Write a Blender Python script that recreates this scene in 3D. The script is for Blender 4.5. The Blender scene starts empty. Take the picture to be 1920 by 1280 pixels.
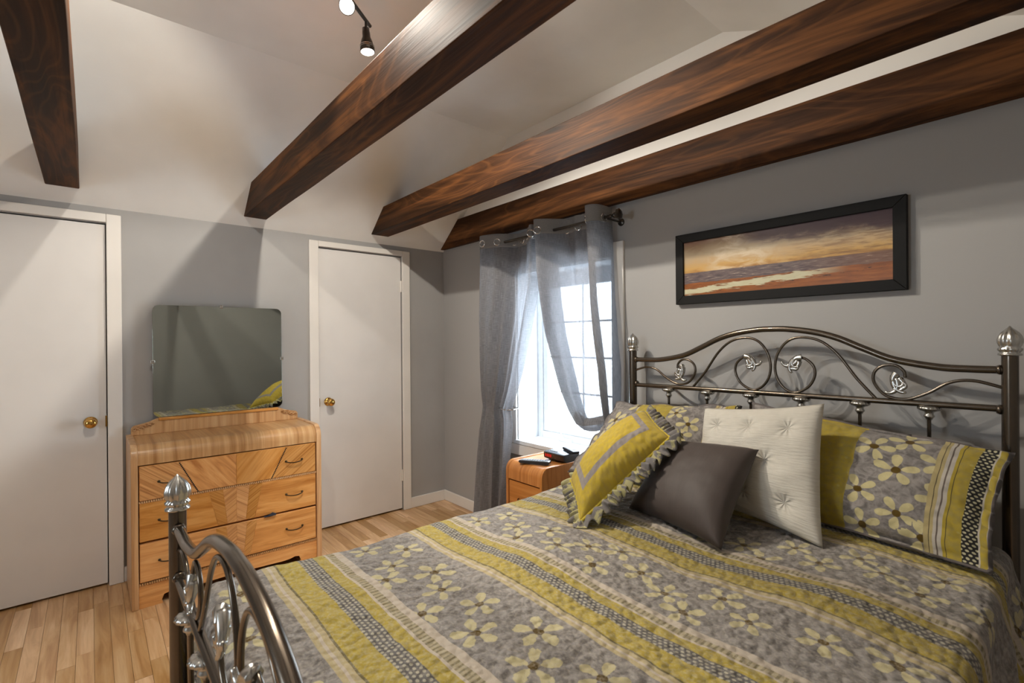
import bpy, math, random
import numpy as np
from mathutils import Vector, Matrix, noise
random.seed(7)
PI = math.pi
scene = bpy.context.scene
COL = scene.collection

# ------------------------------------------------------------------ camera
CAM_LOC = Vector((3.571, -2.302, 1.357))
F_PX, YAW, PITCH, ROLL = 917.89, 2.43085, -0.00167, -0.0076
fwd = Vector((math.cos(YAW)*math.cos(PITCH), math.sin(YAW)*math.cos(PITCH), math.sin(PITCH)))
rgt = fwd.cross(Vector((0, 0, 1))).normalized()
upv = rgt.cross(fwd)
c_, s_ = math.cos(ROLL), math.sin(ROLL)
rr, uu = rgt*c_ + upv*s_, upv*c_ - rgt*s_
cam_d = bpy.data.cameras.new('camera')
cam = bpy.data.objects.new('camera', cam_d)
COL.objects.link(cam)
M = Matrix((rr, uu, -fwd)).transposed().to_4x4()
M.translation = CAM_LOC
cam.matrix_world = M
cam_d.sensor_width = 36.0
cam_d.lens = F_PX/1920*36.0
cam_d.clip_start = 0.02
cam_d.dof.use_dof = True
cam_d.dof.focus_distance = 3.0
cam_d.dof.aperture_fstop = 6.3
scene.camera = cam

# ------------------------------------------------------------------ world, exposure, window daylight
scene.view_settings.view_transform = 'Standard'
scene.view_settings.look = 'None'
scene.view_settings.gamma = 1.0
scene.view_settings.use_curve_mapping = False
scene.view_settings.exposure = 0.0
w = bpy.data.worlds.new('overcast_sky')
scene.world = w
w.use_nodes = True
bg = w.node_tree.nodes['Background']
bg.inputs[0].default_value = (0.76, 0.885, 1.0, 1)
bg.inputs[1].default_value = 21.0
scene.cycles.max_bounces = 10
scene.cycles.diffuse_bounces = 6
scene.cycles.glossy_bounces = 5
scene.cycles.transparent_max_bounces = 12
scene.cycles.sample_clamp_indirect = 6.0
scene.cycles.caustics_reflective = False
scene.cycles.caustics_refractive = False

def portal(name, loc, rot, sx, sy):
    l = bpy.data.lights.new(name, 'AREA')
    l.shape = 'RECTANGLE'; l.size = sx; l.size_y = sy
    l.cycles.is_portal = True
    o = bpy.data.objects.new(name, l); COL.objects.link(o)
    o.location = loc; o.rotation_euler = rot
portal('window_portal', (1.375, 0.245, 1.24), (-PI/2, 0, 0), 0.85, 1.18)
portal('fill_window_portal', (2.05, -4.54, 1.45), (PI/2, 0, 0), .66, .72)  # guides sky light through the added fill window

# ------------------------------------------------------------------ room numbers
RX, RY, WH = 4.10, -4.30, 2.12          # room width, rear wall, left wall height
FLX, FRX, CZ = 0.872, 2.459, 2.824      # flat ceiling from/to, height
RWH = CZ - 0.425*(RX-FRX)               # right wall height
LSL = (CZ-WH)/FLX

# ------------------------------------------------------------------ helpers: nodes
class G:
    def __init__(s, name, rough=0.6, spec=0.4):
        s.m = bpy.data.materials.new(name); s.m.use_nodes = True
        s.nt = s.m.node_tree; s.b = s.nt.nodes['Principled BSDF']
        s.set(Roughness=rough); s.b.inputs['Specular IOR Level'].default_value = spec
    def link(s, v, inp):
        if hasattr(v, 'is_output'): s.nt.links.new(v, inp)
        elif isinstance(v, (tuple, list)) and inp.type == 'RGBA' and len(v) == 3: inp.default_value = (*v, 1)
        else: inp.default_value = v
    def set(s, **k):
        for a, v in k.items(): s.link(v, s.b.inputs[a.replace('_', ' ')])
    def n(s, t, **k):
        nd = s.nt.nodes.new(t)
        for a, v in k.items():
            if a.startswith('i_'): s.link(v, nd.inputs[a[2:].replace('_', ' ')])
            else: setattr(nd, a, v)
        return nd
    def ma(s, op, a, b=0.0, c=0.0, clamp=False):
        nd = s.n('ShaderNodeMath', operation=op); nd.use_clamp = clamp
        for i, v in enumerate((a, b, c)): s.link(v, nd.inputs[i])
        return nd.outputs[0]
    def mix(s, f, a, b, mode='MIX'):
        nd = s.n('ShaderNodeMix', data_type='RGBA', blend_type=mode)
        s.link(f, nd.inputs[0]); s.link(a, nd.inputs[6]); s.link(b, nd.inputs[7])
        return nd.outputs[2]
    def attr(s, name): return s.n('ShaderNodeAttribute', attribute_name=name).outputs['Vector']
    def sep(s, v):
        nd = s.n('ShaderNodeSeparateXYZ'); s.link(v, nd.inputs[0]); return nd.outputs
    def comb(s, x, y, z=0.0):
        nd = s.n('ShaderNodeCombineXYZ')
        for i, v in enumerate((x, y, z)): s.link(v, nd.inputs[i])
        return nd.outputs[0]
    def scale(s, v, sc):
        nd = s.n('ShaderNodeVectorMath', operation='MULTIPLY'); s.link(v, nd.inputs[0]); nd.inputs[1].default_value = sc
        return nd.outputs[0]
    def addv(s, v, u):
        nd = s.n('ShaderNodeVectorMath', operation='ADD'); s.link(v, nd.inputs[0]); s.link(u, nd.inputs[1])
        return nd.outputs[0]
    def noise(s, v, scale=5, detail=3, rough=.5, dist=0.0):
        nd = s.n('ShaderNodeTexNoise')
        if v is not None: s.link(v, nd.inputs['Vector'])
        nd.inputs['Scale'].default_value = scale; nd.inputs['Detail'].default_value = detail
        nd.inputs['Roughness'].default_value = rough; nd.inputs['Distortion'].default_value = dist
        return nd.outputs[0]
    def voro(s, v, scale=5, feature='F1', smooth=0):
        nd = s.n('ShaderNodeTexVoronoi', feature=feature)
        if v is not None: s.link(v, nd.inputs['Vector'])
        nd.inputs['Scale'].default_value = scale
        return nd.outputs['Distance']
    def ramp(s, f, stops, interp='LINEAR'):
        nd = s.n('ShaderNodeValToRGB'); r = nd.color_ramp; r.interpolation = interp
        s.link(f, nd.inputs[0])
        while len(r.elements) < len(stops): r.elements.new(0.5)
        for e, (p, c) in zip(r.elements, stops):
            e.position = p; e.color = (*c, 1) if len(c) == 3 else c
        return nd.outputs[0]
    def smooth(s, v, a, b, lo=0.0, hi=1.0):
        nd = s.n('ShaderNodeMapRange', interpolation_type='SMOOTHSTEP')
        s.link(v, nd.inputs[0])
        for i, x in enumerate((a, b, lo, hi)): nd.inputs[i+1].default_value = x
        return nd.outputs[0]
    def bump(s, h, strength=.3, dist=.01, normal=None):
        nd = s.n('ShaderNodeBump'); nd.inputs['Strength'].default_value = strength; nd.inputs['Distance'].default_value = dist
        s.link(h, nd.inputs['Height'])
        if normal is not None: s.link(normal, nd.inputs['Normal'])
        s.nt.links.new(nd.outputs[0], s.b.inputs['Normal']); return nd.outputs[0]
    def pos(s): return s.n('ShaderNodeNewGeometry').outputs['Position']
    def rnd(s): return s.n('ShaderNodeObjectInfo').outputs['Random']

def paint(name, col, rough=.55, bumps=.06, scale=260):
    g = G(name, rough, .3)
    p = g.pos()
    n1 = g.noise(p, 3.0, 3)
    g.set(Base_Color=g.mix(g.smooth(n1, .3, .7), tuple(c*.97 for c in col), tuple(min(1, c*1.03) for c in col)))
    g.bump(g.noise(p, scale, 2), bumps, .002)
    return g.m
def plain(name, col, rough=.5, metal=0., spec=.5, coat=0.):
    g = G(name, rough, spec)
    n1 = g.noise(g.pos(), 40, 3)
    g.set(Base_Color=g.mix(n1, tuple(c*.9 for c in col), tuple(min(1, c*1.1) for c in col)), Metallic=metal)
    g.b.inputs['Coat Weight'].default_value = coat
    return g.m
def wood(name, dark, mid, light, sa=2.0, sc=22.0, rough=.38, coat=.25, rnd_amt=0., line=.35, world=False, knots=False, fine=None, bmp=.05, spec=.4):
    """grain runs along the first component of attribute g (or world x)"""
    g = G(name, rough, spec)
    v = g.pos() if world else g.attr('g')
    r = g.rnd()
    off = g.comb(g.ma('MULTIPLY', r, 37.0), g.ma('MULTIPLY', r, 91.0), g.ma('MULTIPLY', r, 53.0))
    v = g.addv(v, off)
    v1 = g.scale(v, (sa, sc, sc))
    n1 = g.noise(v1, 1.0, 5, .55, 1.2)
    col = g.ramp(n1, [(.28, dark), (.5, mid), (.72, light)])
    n2 = g.noise(g.scale(v, (sa*2.5, (fine or sc*6), (fine or sc*6))), 1.0, 3, .6, .3)
    col = g.mix(g.smooth(n2, .45, .75, 0., line), col, dark)
    if rnd_amt:
        hsv = g.n('ShaderNodeHueSaturation'); g.link(col, hsv.inputs['Color'])
        g.link(g.ma('ADD', g.ma('MULTIPLY', r, rnd_amt), 1-rnd_amt*.5), hsv.inputs['Value'])
        g.link(g.ma('ADD', g.ma('MULTIPLY', r, -rnd_amt*.5), 1+rnd_amt*.25), hsv.inputs['Saturation'])
        col = hsv.outputs[0]
    if knots:
        fg = g.noise(g.scale(v, (.75, 4.2, 4.2)), 1.0, 2, .45, .5)
        fl_ = g.ma('ABSOLUTE', g.ma('SUBTRACT', g.ma('FRACT', g.ma('MULTIPLY', fg, 17.0)), .5))
        col = g.mix(g.smooth(fl_, .30, .48, 0., .16), col, tuple(min(1, c*1.25) for c in light))
        col = g.mix(g.smooth(fl_, .02, .16, .22, 0.), col, dark)
        k = g.voro(g.scale(v, (1.1, 4.5, 4.5)), 1.0)
        col = g.mix(g.smooth(k, .03, .13, .85, 0.), col, tuple(c*.35 for c in dark))
    g.set(Base_Color=col, Roughness=g.ma('ADD', g.ma('MULTIPLY', n1, .18), rough-.09))
    g.b.inputs['Coat Weight'].default_value = coat
    g.b.inputs['Coat Roughness'].default_value = .22
    g.bump(g.ma('ADD', n2, n1), bmp, .004)
    return g.m

# ------------------------------------------------------------------ helpers: meshes
class MB:
    def __init__(s): s.v = []; s.f = []
    def add(s, vs, fs):
        o = len(s.v); s.v += [tuple(p) for p in vs]; s.f += [tuple(i+o for i in f) for f in fs]; return s
    def box(s, x0, x1, y0, y1, z0, z1):
        return s.add([(x0,y0,z0),(x1,y0,z0),(x1,y1,z0),(x0,y1,z0),(x0,y0,z1),(x1,y0,z1),(x1,y1,z1),(x0,y1,z1)],
              [(0,3,2,1),(4,5,6,7),(0,1,5,4),(1,2,6,5),(2,3,7,6),(3,0,4,7)])
    def prism(s, poly, axis, a, b):
        """poly: 2-D points in the plane normal to axis (x:(y,z) y:(x,z) z:(x,y)), extruded a..b"""
        n = len(poly)
        def P(p, d):
            return {'x': (d, p[0], p[1]), 'y': (p[0], d, p[1]), 'z': (p[0], p[1], d)}[axis]
        vs = [P(p, a) for p in poly] + [P(p, b) for p in poly]
        fs = [tuple(range(n-1, -1, -1)), tuple(range(n, 2*n))] + [(i, (i+1) % n, n+(i+1) % n, n+i) for i in range(n)]
        return s.add(vs, fs)
    def tube(s, pts, r, n=10, closed=False, caps=True, flat=None):
        P = [Vector(p) for p in pts]; m = len(P)
        R = r if isinstance(r, (list, tuple)) else [r]*m
        T = []
        for i in range(m):
            a = P[(i-1) % m] if (closed or i > 0) else P[i]
            b = P[(i+1) % m] if (closed or i < m-1) else P[i]
            T.append((b-a).normalized())
        ref = Vector((0, 0, 1)) if abs(T[0].z) < .9 else Vector((1, 0, 0))
        N = T[0].cross(ref).normalized(); vs = []
        for i in range(m):
            N = (N - T[i]*N.dot(T[i])).normalized(); B = T[i].cross(N)
            for k in range(n):
                a = 2*PI*k/n
                vs.append(P[i] + (N*math.cos(a) + B*math.sin(a))*R[i])
        fs = []
        for i in range(m if closed else m-1):
            for k in range(n):
                a, b = i*n+k, i*n+(k+1) % n; c, d = ((i+1) % m)*n+(k+1) % n, ((i+1) % m)*n+k
                fs.append((a, b, c, d))
        if caps and not closed:
            fs += [tuple(range(n-1, -1, -1)), tuple(range((m-1)*n, m*n))]
        return s.add(vs, fs)
    def lathe(s, prof, loc=(0,0,0), axis=(0,0,1), n=24, mod=None):
        """prof: (radius, height) list; mod(radius, height, angle) -> radius"""
        q = Vector((0,0,1)).rotation_difference(Vector(axis).normalized()); L = Vector(loc); vs = []
        for r, z in prof:
            for k in range(n):
                a = 2*PI*k/n; R = mod(r, z, a) if mod else r
                vs.append(L + q @ Vector((R*math.cos(a), R*math.sin(a), z)))
        fs = [(i*n+k, i*n+(k+1) % n, (i+1)*n+(k+1) % n, (i+1)*n+k) for i in range(len(prof)-1) for k in range(n)]
        fs += [tuple(range(n-1, -1, -1)), tuple(range((len(prof)-1)*n, len(prof)*n))]
        return s.add(vs, fs)
    def grid(s, fn, nu, nv, flip=False):
        vs = [fn(i/nu, j/nv) for j in range(nv+1) for i in range(nu+1)]
        fs = []
        for j in range(nv):
            for i in range(nu):
                a = j*(nu+1)+i; q = (a, a+1, a+nu+2, a+nu+1)
                fs.append(q[::-1] if flip else q)
        return s.add(vs, fs)
    def build(s, name, mat, parent=None, smooth=False, bevel=0., grain=None, loc=None, seg=2, subsurf=0):
        me = bpy.data.meshes.new(name)
        me.from_pydata(s.v, [], s.f); me.validate(); me.update()
        if grain is not None:
            at = me.attributes.new('g', 'FLOAT_VECTOR', 'POINT'); co = np.array(s.v, dtype=float)
            if callable(grain): gv = np.array([grain(p) for p in s.v], dtype=float)
            else:
                o = {'x': (0,1,2), 'y': (1,0,2), 'z': (2,0,1)}[grain]; gv = co[:, o]
            at.data.foreach_set('vector', gv.astype(np.float32).ravel())
        if mat: me.materials.append(mat)
        if smooth: me.polygons.foreach_set('use_smooth', [True]*len(me.polygons))
        o = bpy.data.objects.new(name, me); COL.objects.link(o)
        if parent: o.parent = parent
        if loc: o.location = loc
        if bevel:
            b = o.modifiers.new('bevel', 'BEVEL'); b.width = bevel; b.segments = seg; b.limit_method = 'ANGLE'
            b.angle_limit = math.radians(40)
            for p in me.polygons: p.use_smooth = True
            try: b.harden_normals = True
            except Exception: pass
        if subsurf:
            m = o.modifiers.new('sub', 'SUBSURF'); m.levels = subsurf; m.render_levels = subsurf
        return o

def crom(pts, k=8, closed=False):
    P = [Vector(p) for p in pts]; out = []; m = len(P)
    for i in range(m if closed else m-1):
        g = lambda j: P[j % m] if closed else P[max(0, min(m-1, j))]
        p0, p1, p2, p3 = g(i-1), g(i), g(i+1), g(i+2)
        for t in range(k):
            u = t/k
            out.append(.5*((2*p1)+(p2-p0)*u+(2*p0-5*p1+4*p2-p3)*u*u+(3*p1-p0-3*p2+p3)*u**3))
    if not closed: out.append(P[-1])
    return out

def empty(name, loc, label=None, cat=None, group=None, kind=None):
    o = bpy.data.objects.new(name, None); COL.objects.link(o); o.location = loc
    o.empty_display_size = .1
    tag(o, label, cat, group, kind); return o
def tag(o, label=None, cat=None, group=None, kind=None):
    if label: o['label'] = label
    if cat: o['category'] = cat
    if group: o['group'] = group
    if kind: o['kind'] = kind
    return o
class Local:
    """shifts world coordinates into an Empty's own space when building its parts"""
    def __init__(s, root): s.o = Vector(root.location)
def part(mb, name, mat, root, **k):
    off = Vector(root.matrix_basis.translation)
    p = root.parent
    while p is not None:
        off += p.matrix_basis.translation; p = p.parent
    g = k.get('grain')
    if g is not None and not callable(g):
        o = {'x': (0,1,2), 'y': (1,0,2), 'z': (2,0,1)}[g]
        k['grain'] = lambda q: (q[o[0]]+off[o[0]], q[o[1]]+off[o[1]], q[o[2]]+off[o[2]])
    elif callable(g):
        k['grain'] = lambda q: g((q[0]+off[0], q[1]+off[1], q[2]+off[2]))
    mb.v = [(a-off[0], b-off[1], c-off[2]) for a, b, c in mb.v]
    return mb.build(name, mat, root, **k)

# ------------------------------------------------------------------ materials
M_grey = paint('grey_wall_paint', (.36, .353, .345))
M_white = paint('white_ceiling_paint', (.84, .835, .815), .6)
M_trim = paint('white_trim_paint', (.74, .71, .67), .32, .02)
M_door = paint('white_door_paint', (.70, .68, .66), .35, .03)
M_dark = plain('dark_gap', (.02, .018, .015), .9)
gwin = G('end_wall_paint', .55, .3)
zz = gwin.sep(gwin.pos())[2]
gwin.set(Base_Color=gwin.mix(gwin.ma('GREATER_THAN', zz, 2.25), (.36,.353,.345), (.84,.835,.815)))
gwin.bump(gwin.noise(gwin.pos(), 260, 2), .06, .002)
M_end = gwin.m
M_beam = wood('dark_stained_beam_wood', (.014, .006, .0025), (.048, .019, .0072), (.15, .058, .017), .8, 11, .56, 0., 0, .55, knots=True, fine=80, bmp=.22, spec=.10)
M_floor = wood('maple_floor_wood', (.38, .20, .085), (.56, .34, .165), (.68, .46, .26), 2.2, 20, .34, .25, .55, .25, world=True)
M_dress = wood('blond_dresser_veneer', (.33, .155, .055), (.56, .32, .145), (.68, .44, .23), .9, 18, .36, .2, .16, .4)
M_dress2 = wood('orange_drawer_veneer', (.36, .125, .024), (.63, .295, .085), (.74, .40, .145), 2.6, 19, .33, .25, .18, .3)
M_dress3 = wood('striped_drawer_veneer', (.30, .11, .026), (.60, .295, .095), (.72, .40, .155), 1.0, 70, .33, .25, .26, .6)
M_night = wood('orange_nightstand_wood', (.30, .10, .02), (.46, .18, .045), (.56, .25, .075), 1.5, 24, .32, .35, .08, .3)
M_brass = plain('polished_brass', (.62, .36, .10), .16, 1.)
M_bronze = plain('dark_bronze_metal', (.055, .045, .036), .28, .9, .5, .3)
M_bedm = plain('brushed_gunmetal_tube', (.115, .092, .070), .24, .92, .5, .25)
M_silver = plain('cast_silver_metal', (.52, .51, .48), .27, 1.)
M_chrome = plain('chrome_ring', (.7, .7, .7), .12, 1.)
M_black = plain('black_plastic', (.012, .012, .014), .32)
M_frame = plain('matt_black_frame', (.007, .0065, .006), .55, spec=.18)
M_handle = plain('dark_brass_handle', (.07, .05, .03), .35, 1.)
M_vinyl = plain('white_window_vinyl', (.78, .80, .82), .35)
M_key = plain('grey_rubber_keys', (.35, .36, .38), .5)
M_mattress = plain('white_mattress_cloth', (.6, .6, .58), .9)

# ------------------------------------------------------------------ room shell
def cells_wall(axis, a0, a1, z0, z1, holes, d0, d1):
    """a wall slab from d0 to d1 along `axis` normal, with rectangular holes (a,b,za,zb)"""
    mb = MB()
    A = sorted({a0, a1, *[h[0] for h in holes], *[h[1] for h in holes]})
    Zs = sorted({z0, z1, *[h[2] for h in holes], *[h[3] for h in holes]})
    for i in range(len(A)-1):
        for j in range(len(Zs)-1):
            ca, cz = (A[i]+A[i+1])/2, (Zs[j]+Zs[j+1])/2
            if any(h[0] < ca < h[1] and h[2] < cz < h[3] for h in holes): continue
            if axis == 'x': mb.box(d0, d1, A[i], A[i+1], Zs[j], Zs[j+1])
            else: mb.box(A[i], A[i+1], d0, d1, Zs[j], Zs[j+1])
    return mb
D1 = (-2.985, -2.232, 0.0, 2.032)    # left door opening (y, y, z, z)
D2 = (-1.062, -0.398, 0.0, 2.040)    # right door opening
mb = cells_wall('x', RY, 0.0, 0.0, WH, [D1, D2], -.06, 0.0)
mb.box(-.14, -.06, RY, 0, 0, WH)
tag(mb.build('wall_left', M_grey), kind='structure')
WN = (0.955, 1.800, 0.650, 1.835)
def zc(x): return min(WH + LSL*x, CZ, CZ - .425*(x-FRX))
mb = cells_wall('y', -.14, RX+.14, 0, WH, [WN], 0, .25)
mb.prism([(-.14, WH), (RX+.14, WH), (RX+.14, RWH+.02), (FRX, CZ+.05), (FLX, CZ+.05), (-.14, WH+.02)], 'y', 0, .25)
tag(mb.build('wall_back', M_end), kind='structure')
tag(MB().box(RX, RX+.14, RY, 0, 0, RWH).build('wall_right', M_grey), kind='structure')
W2 = (1.72, 2.38, 1.09, 1.81)  # opening of the window added for fill light
mb = cells_wall('y', -.14, RX+.14, 0, WH, [W2], RY-.25, RY)
mb.prism([(-.14, WH), (RX+.14, WH), (RX+.14, RWH+.02), (FRX, CZ+.05), (FLX, CZ+.05), (-.14, WH+.02)], 'y', RY-.25, RY)
tag(mb.build('wall_front', M_end), kind='structure')
t = .10
prof = [(-.14, WH-.14*LSL), (0, WH), (FLX, CZ), (FRX, CZ), (RX, RWH), (RX+.14, RWH-.06)]
prof += [(RX+.14, RWH+.06), (FRX, CZ+t), (FLX, CZ+t), (-.14, WH+.08)]
# slope starts exactly at the wall head
prof[0] = (-.14, WH)
tag(MB().prism(prof, 'y', RY-.25, .25).build('ceiling', M_white), kind='structure')

floor = MB().box(-.14, RX+.14, RY-.25, .25, -.12, -.012).build('floor', M_floor)
tag(floor, kind='structure')
# floor boards run along x; the ones the photograph shows are parts, the rest one joined part
unit = MB().box(-.5, .5, -.5, .5, -1, 0)
um = bpy.data.meshes.new('plank'); um.from_pydata(unit.v, [], unit.f); um.materials.append(M_floor)
rest = MB(); PW = .0605; npl = 0
row = 0; y = 0.0
while y > RY:
    y1 = y-PW; x = -.10-random.random()*.5
    while x < RX:
        L = random.uniform(.28, 1.05); xa, xb = max(x, -.10), min(x+L, RX)
        if xb-xa > .02:
            seen = xa < 1.95 and y1 > -2.95 and npl < 298 and not (xa > .9 and y > -.2)
            if seen:
                o = bpy.data.objects.new('plank', um); COL.objects.link(o); o.parent = floor
                o.location = ((xa+xb)/2, (y+y1)/2, random.uniform(-.0006, 0.0)); o.scale = (xb-xa-.0012, PW-.0012, .0115)
                npl += 1
            else: rest.box(xa+.0006, xb-.0006, y1+.0006, y-.0006, -.0115, 0)
        x += L
    y = y1
r = rest.build('plank', M_floor, floor); r['kind'] = 'stuff'

# baseboards
def bboard(name, x0, x1, y0, y1):
    o = MB().box(x0, x1, y0, y1, 0, .085).build(name, M_trim, bevel=.004); tag(o, kind='structure')
bboard('baseboard_left', 0, .014, -.345, -.014)
bboard('baseboard_left', 0, .014, -2.165, -1.14)
bboard('baseboard_left', 0, .014, RY, -3.06)
bboard('baseboard_back', 0, RX, -.014, 0)
bboard('baseboard_right', RX-.014, RX, RY, -.014)
bboard('baseboard_front', .014, RX-.014, RY, RY+.014)

# ------------------------------------------------------------------ doors
def door(name, ya, yb, ztop, zc_top, knob_y, knob_z, hinge_y, latch, oblong):
    root = empty(name, (0, (ya+yb)/2, 0), kind='structure')
    part(MB().box(-.045, -.008, ya+.004, yb-.004, .012, ztop-.006), 'door_leaf', M_door, root, bevel=.003)
    cw = .066
    part(MB().box(0, .017, ya-cw, ya, 0, zc_top), 'casing', M_trim, root, bevel=.004)
    part(MB().box(0, .017, yb, yb+cw, 0, zc_top), 'casing', M_trim, root, bevel=.004)
    part(MB().box(0, .017, ya, yb, ztop+.004, zc_top), 'casing', M_trim, root, bevel=.004)
    part(MB().box(-.059, -.046, ya, yb, 0, ztop), 'gap_shade_sheet', M_dark, root)  # dark sheet behind the leaf, painting the shade in the door gaps
    kn = MB().lathe([(.031, 0), (.031, .004), (.024, .009), (.011, .014), (.010, .030), (.017, .036), (.0255, .046), (.0275, .056), (.0255, .066), (.018, .073), (.006, .075)],
                    (-.008, knob_y, knob_z), (1, 0, 0), 28)
    k = part(kn, 'knob', M_brass, root, smooth=True); k['label'] = 'polished brass round door knob'
    part(MB().box(-.009, -.006, latch-.004, latch+.004, knob_z-.03, knob_z+.03), 'latch_plate', M_brass, root)
    for hz in (.28, 1.80):
        part(MB().lathe([(.006, -.045), (.006, .045)], (-.004, hinge_y, hz), n=10).box(-.009, -.005, hinge_y-.018, hinge_y, hz-.045, hz+.045), 'hinge', M_trim, root)
    return root
tag(door('door_1', D1[0], D1[1], D1[3], 2.084, -2.305, .923, -2.98, -2.238, False), 'plain white flush door by the wooden dresser, brass knob beside its right casing')
tag(door('door_2', D2[0], D2[1], D2[3], 2.084, -.992, .923, -.402, -1.056, True), 'narrow plain white door between the dresser and the window corner')

# ------------------------------------------------------------------ ceiling beams (along x)
def beam(ya, yb, z0, z1, label):
    root_mb = MB()
    def xs(z): return max(0.0, (z-WH)/LSL)
    def xe(z): return min(RX, FRX + (CZ-z)/.425)
    N = 26
    P = []
    vs = []
    for z in (z0, z1):
        for yy in (ya, yb):
            for i in range(N+1):
                x = xs(z) + (xe(z)-xs(z))*i/N
                wob = .0025*noise.noise((x*2.1, yy*9, z*9))
                vs.append((x, yy + wob, z + .002*noise.noise((x*1.7, yy*5+3, z*7))))
    def ix(zi, yi, i): return (zi*2+yi)*(N+1)+i
    fs = []
    for i in range(N):
        fs += [(ix(0,0,i), ix(0,0,i+1), ix(1,0,i+1), ix(1,0,i)), (ix(0,1,i+1), ix(0,1,i), ix(1,1,i), ix(1,1,i+1)),
               (ix(0,0,i+1), ix(0,0,i), ix(0,1,i), ix(0,1,i+1)), (ix(1,0,i), ix(1,0,i+1), ix(1,1,i+1), ix(1,1,i))]
    fs += [(ix(0,0,0), ix(1,0,0), ix(1,1,0), ix(0,1,0)), (ix(0,0,N), ix(0,1,N), ix(1,1,N), ix(1,0,N))]
    root_mb.add(vs, fs)
    o = root_mb.build('ceiling_beam', M_beam, bevel=.004, grain='x')
    tag(o, label, 'beam', 'dark ceiling beams')
beam(-2.476, -2.342, 2.185, 2.358, 'dark stained wooden ceiling beam crossing above the left white door')
beam(-1.551, -1.416, 2.168, 2.338, 'dark stained wooden ceiling beam crossing above the dresser mirror, under the track light')
beam(-0.685, -0.542, 2.170, 2.338, 'dark stained wooden ceiling beam crossing above the narrow white door')
beam(-0.040, 0.0, 2.133, 2.345, 'dark stained wooden beam fixed along the end wall above the curtains and painting')

# ------------------------------------------------------------------ window
win = empty('window_1', (1.375, 0, .65), 'white casement window in a deep bright recess behind the grey curtains', kind='structure')
xa, xb, za, zb = WN
part(MB().box(xa-.02, xb+.02, -.022, .212, za-.022, za+.005), 'sill', M_vinyl, win, bevel=.003)
part(MB().box(xa-.085, xb+.085, -.018, 0, za-.10, za-.024), 'casing', M_trim, win, bevel=.004)
part(MB().box(xa-.085, xa, -.018, 0, za-.022, zb+.085), 'casing', M_trim, win, bevel=.004)
part(MB().box(xb, xb+.085, -.018, 0, za-.022, zb+.085), 'casing', M_trim, win, bevel=.004)
part(MB().box(xa, xb, -.018, 0, zb, zb+.085), 'casing', M_trim, win, bevel=.004)
rv = MB().box(xa, xa+.008, 0, .24, za, zb).box(xb-.008, xb, 0, .24, za, zb).box(xa, xb, 0, .24, zb-.008, zb)
part(rv, 'reveal', M_vinyl, win)
fr = MB().box(xa+.008, xa+.055, .19, .25, za, zb-.008).box(xb-.055, xb-.008, .19, .25, za, zb-.008)
fr.box(xa+.055, xb-.055, .19, .25, za, za+.05).box(xa+.055, xb-.055, .19, .25, zb-.058, zb-.008)
part(fr, 'frame', M_vinyl, win, bevel=.003)
sa, sb, sc, sd = xa+.058, xb-.058, za+.053, zb-.061
sh = MB().box(sa, sa+.045, .20, .24, sc, sd).box(sb-.045, sb, .20, .24, sc, sd).box(sa+.045, sb-.045, .20, .24, sc, sc+.045).box(sa+.045, sb-.045, .20, .24, sd-.045, sd)
sash = part(sh, 'sash', M_vinyl, win, bevel=.003)
ga, gb, gc, gd = sa+.045, sb-.045, sc+.045, sd-.045
for i in (1, 2, 3):
    z = gc+(gd-gc)*i/4
    part(MB().box(ga, gb, .219, .231, z-.006, z+.006), 'muntin', M_vinyl, sash)
part(MB().box((ga+gb)/2-.006, (ga+gb)/2+.006, .2195, .2305, gc, gd), 'muntin', M_vinyl, sash)
gg = G('window_glass', .02)
tr = gg.n('ShaderNodeBsdfTransparent'); gl = gg.n('ShaderNodeBsdfGlossy'); gl.inputs['Roughness'].default_value = .03
mx = gg.n('ShaderNodeMixShader'); mx.inputs[0].default_value = .06
gg.nt.links.new(tr.outputs[0], mx.inputs[1]); gg.nt.links.new(gl.outputs[0], mx.inputs[2])
gg.nt.links.new(mx.outputs[0], gg.nt.nodes['Material Output'].inputs[0])
M_glass = gg.m
for i in range(4):
    for j in range(2):
        z0 = gc+(gd-gc)*i/4; x0 = ga+(gb-ga)*j/2
        part(MB().box(x0, x0+(gb-ga)/2, .223, .227, z0, z0+(gd-gc)/4), 'pane', M_glass, sash)
ck = MB().box(1.20, 1.30, .165, .19, za+.004, za+.028)
ck.tube(crom([(1.23, .175, za+.025), (1.222, .165, za+.055), (1.215, .158, za+.085)], 4), .006, 8)
ck.lathe([(.004, -.008), (.009, -.004), (.009, .004), (.004, .008)], (1.214, .157, za+.093), (0, 1, 0), 12)
c = part(ck, 'crank_handle', M_vinyl, win, bevel=.002); c['label'] = 'small white folding window crank'
# window added behind the camera for soft fill light, open to the same sky
w2 = empty('fill_window', (2.0, RY, .9), 'plain white framed window added for fill light in the wall opposite the bed head', kind='structure')
fr = MB()
for (a, b, c0, d) in ((1.72, 1.76, 1.09, 1.81), (2.34, 2.38, 1.09, 1.81), (1.76, 2.34, 1.09, 1.13), (1.76, 2.34, 1.77, 1.81), (2.035, 2.065, 1.13, 1.77)):
    fr.box(a, b, RY-.2, RY-.14, c0, d)
part(fr, 'frame', M_vinyl, w2)
part(MB().box(1.76, 2.34, RY-.172, RY-.168, 1.13, 1.77), 'pane', M_glass, w2)

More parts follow.
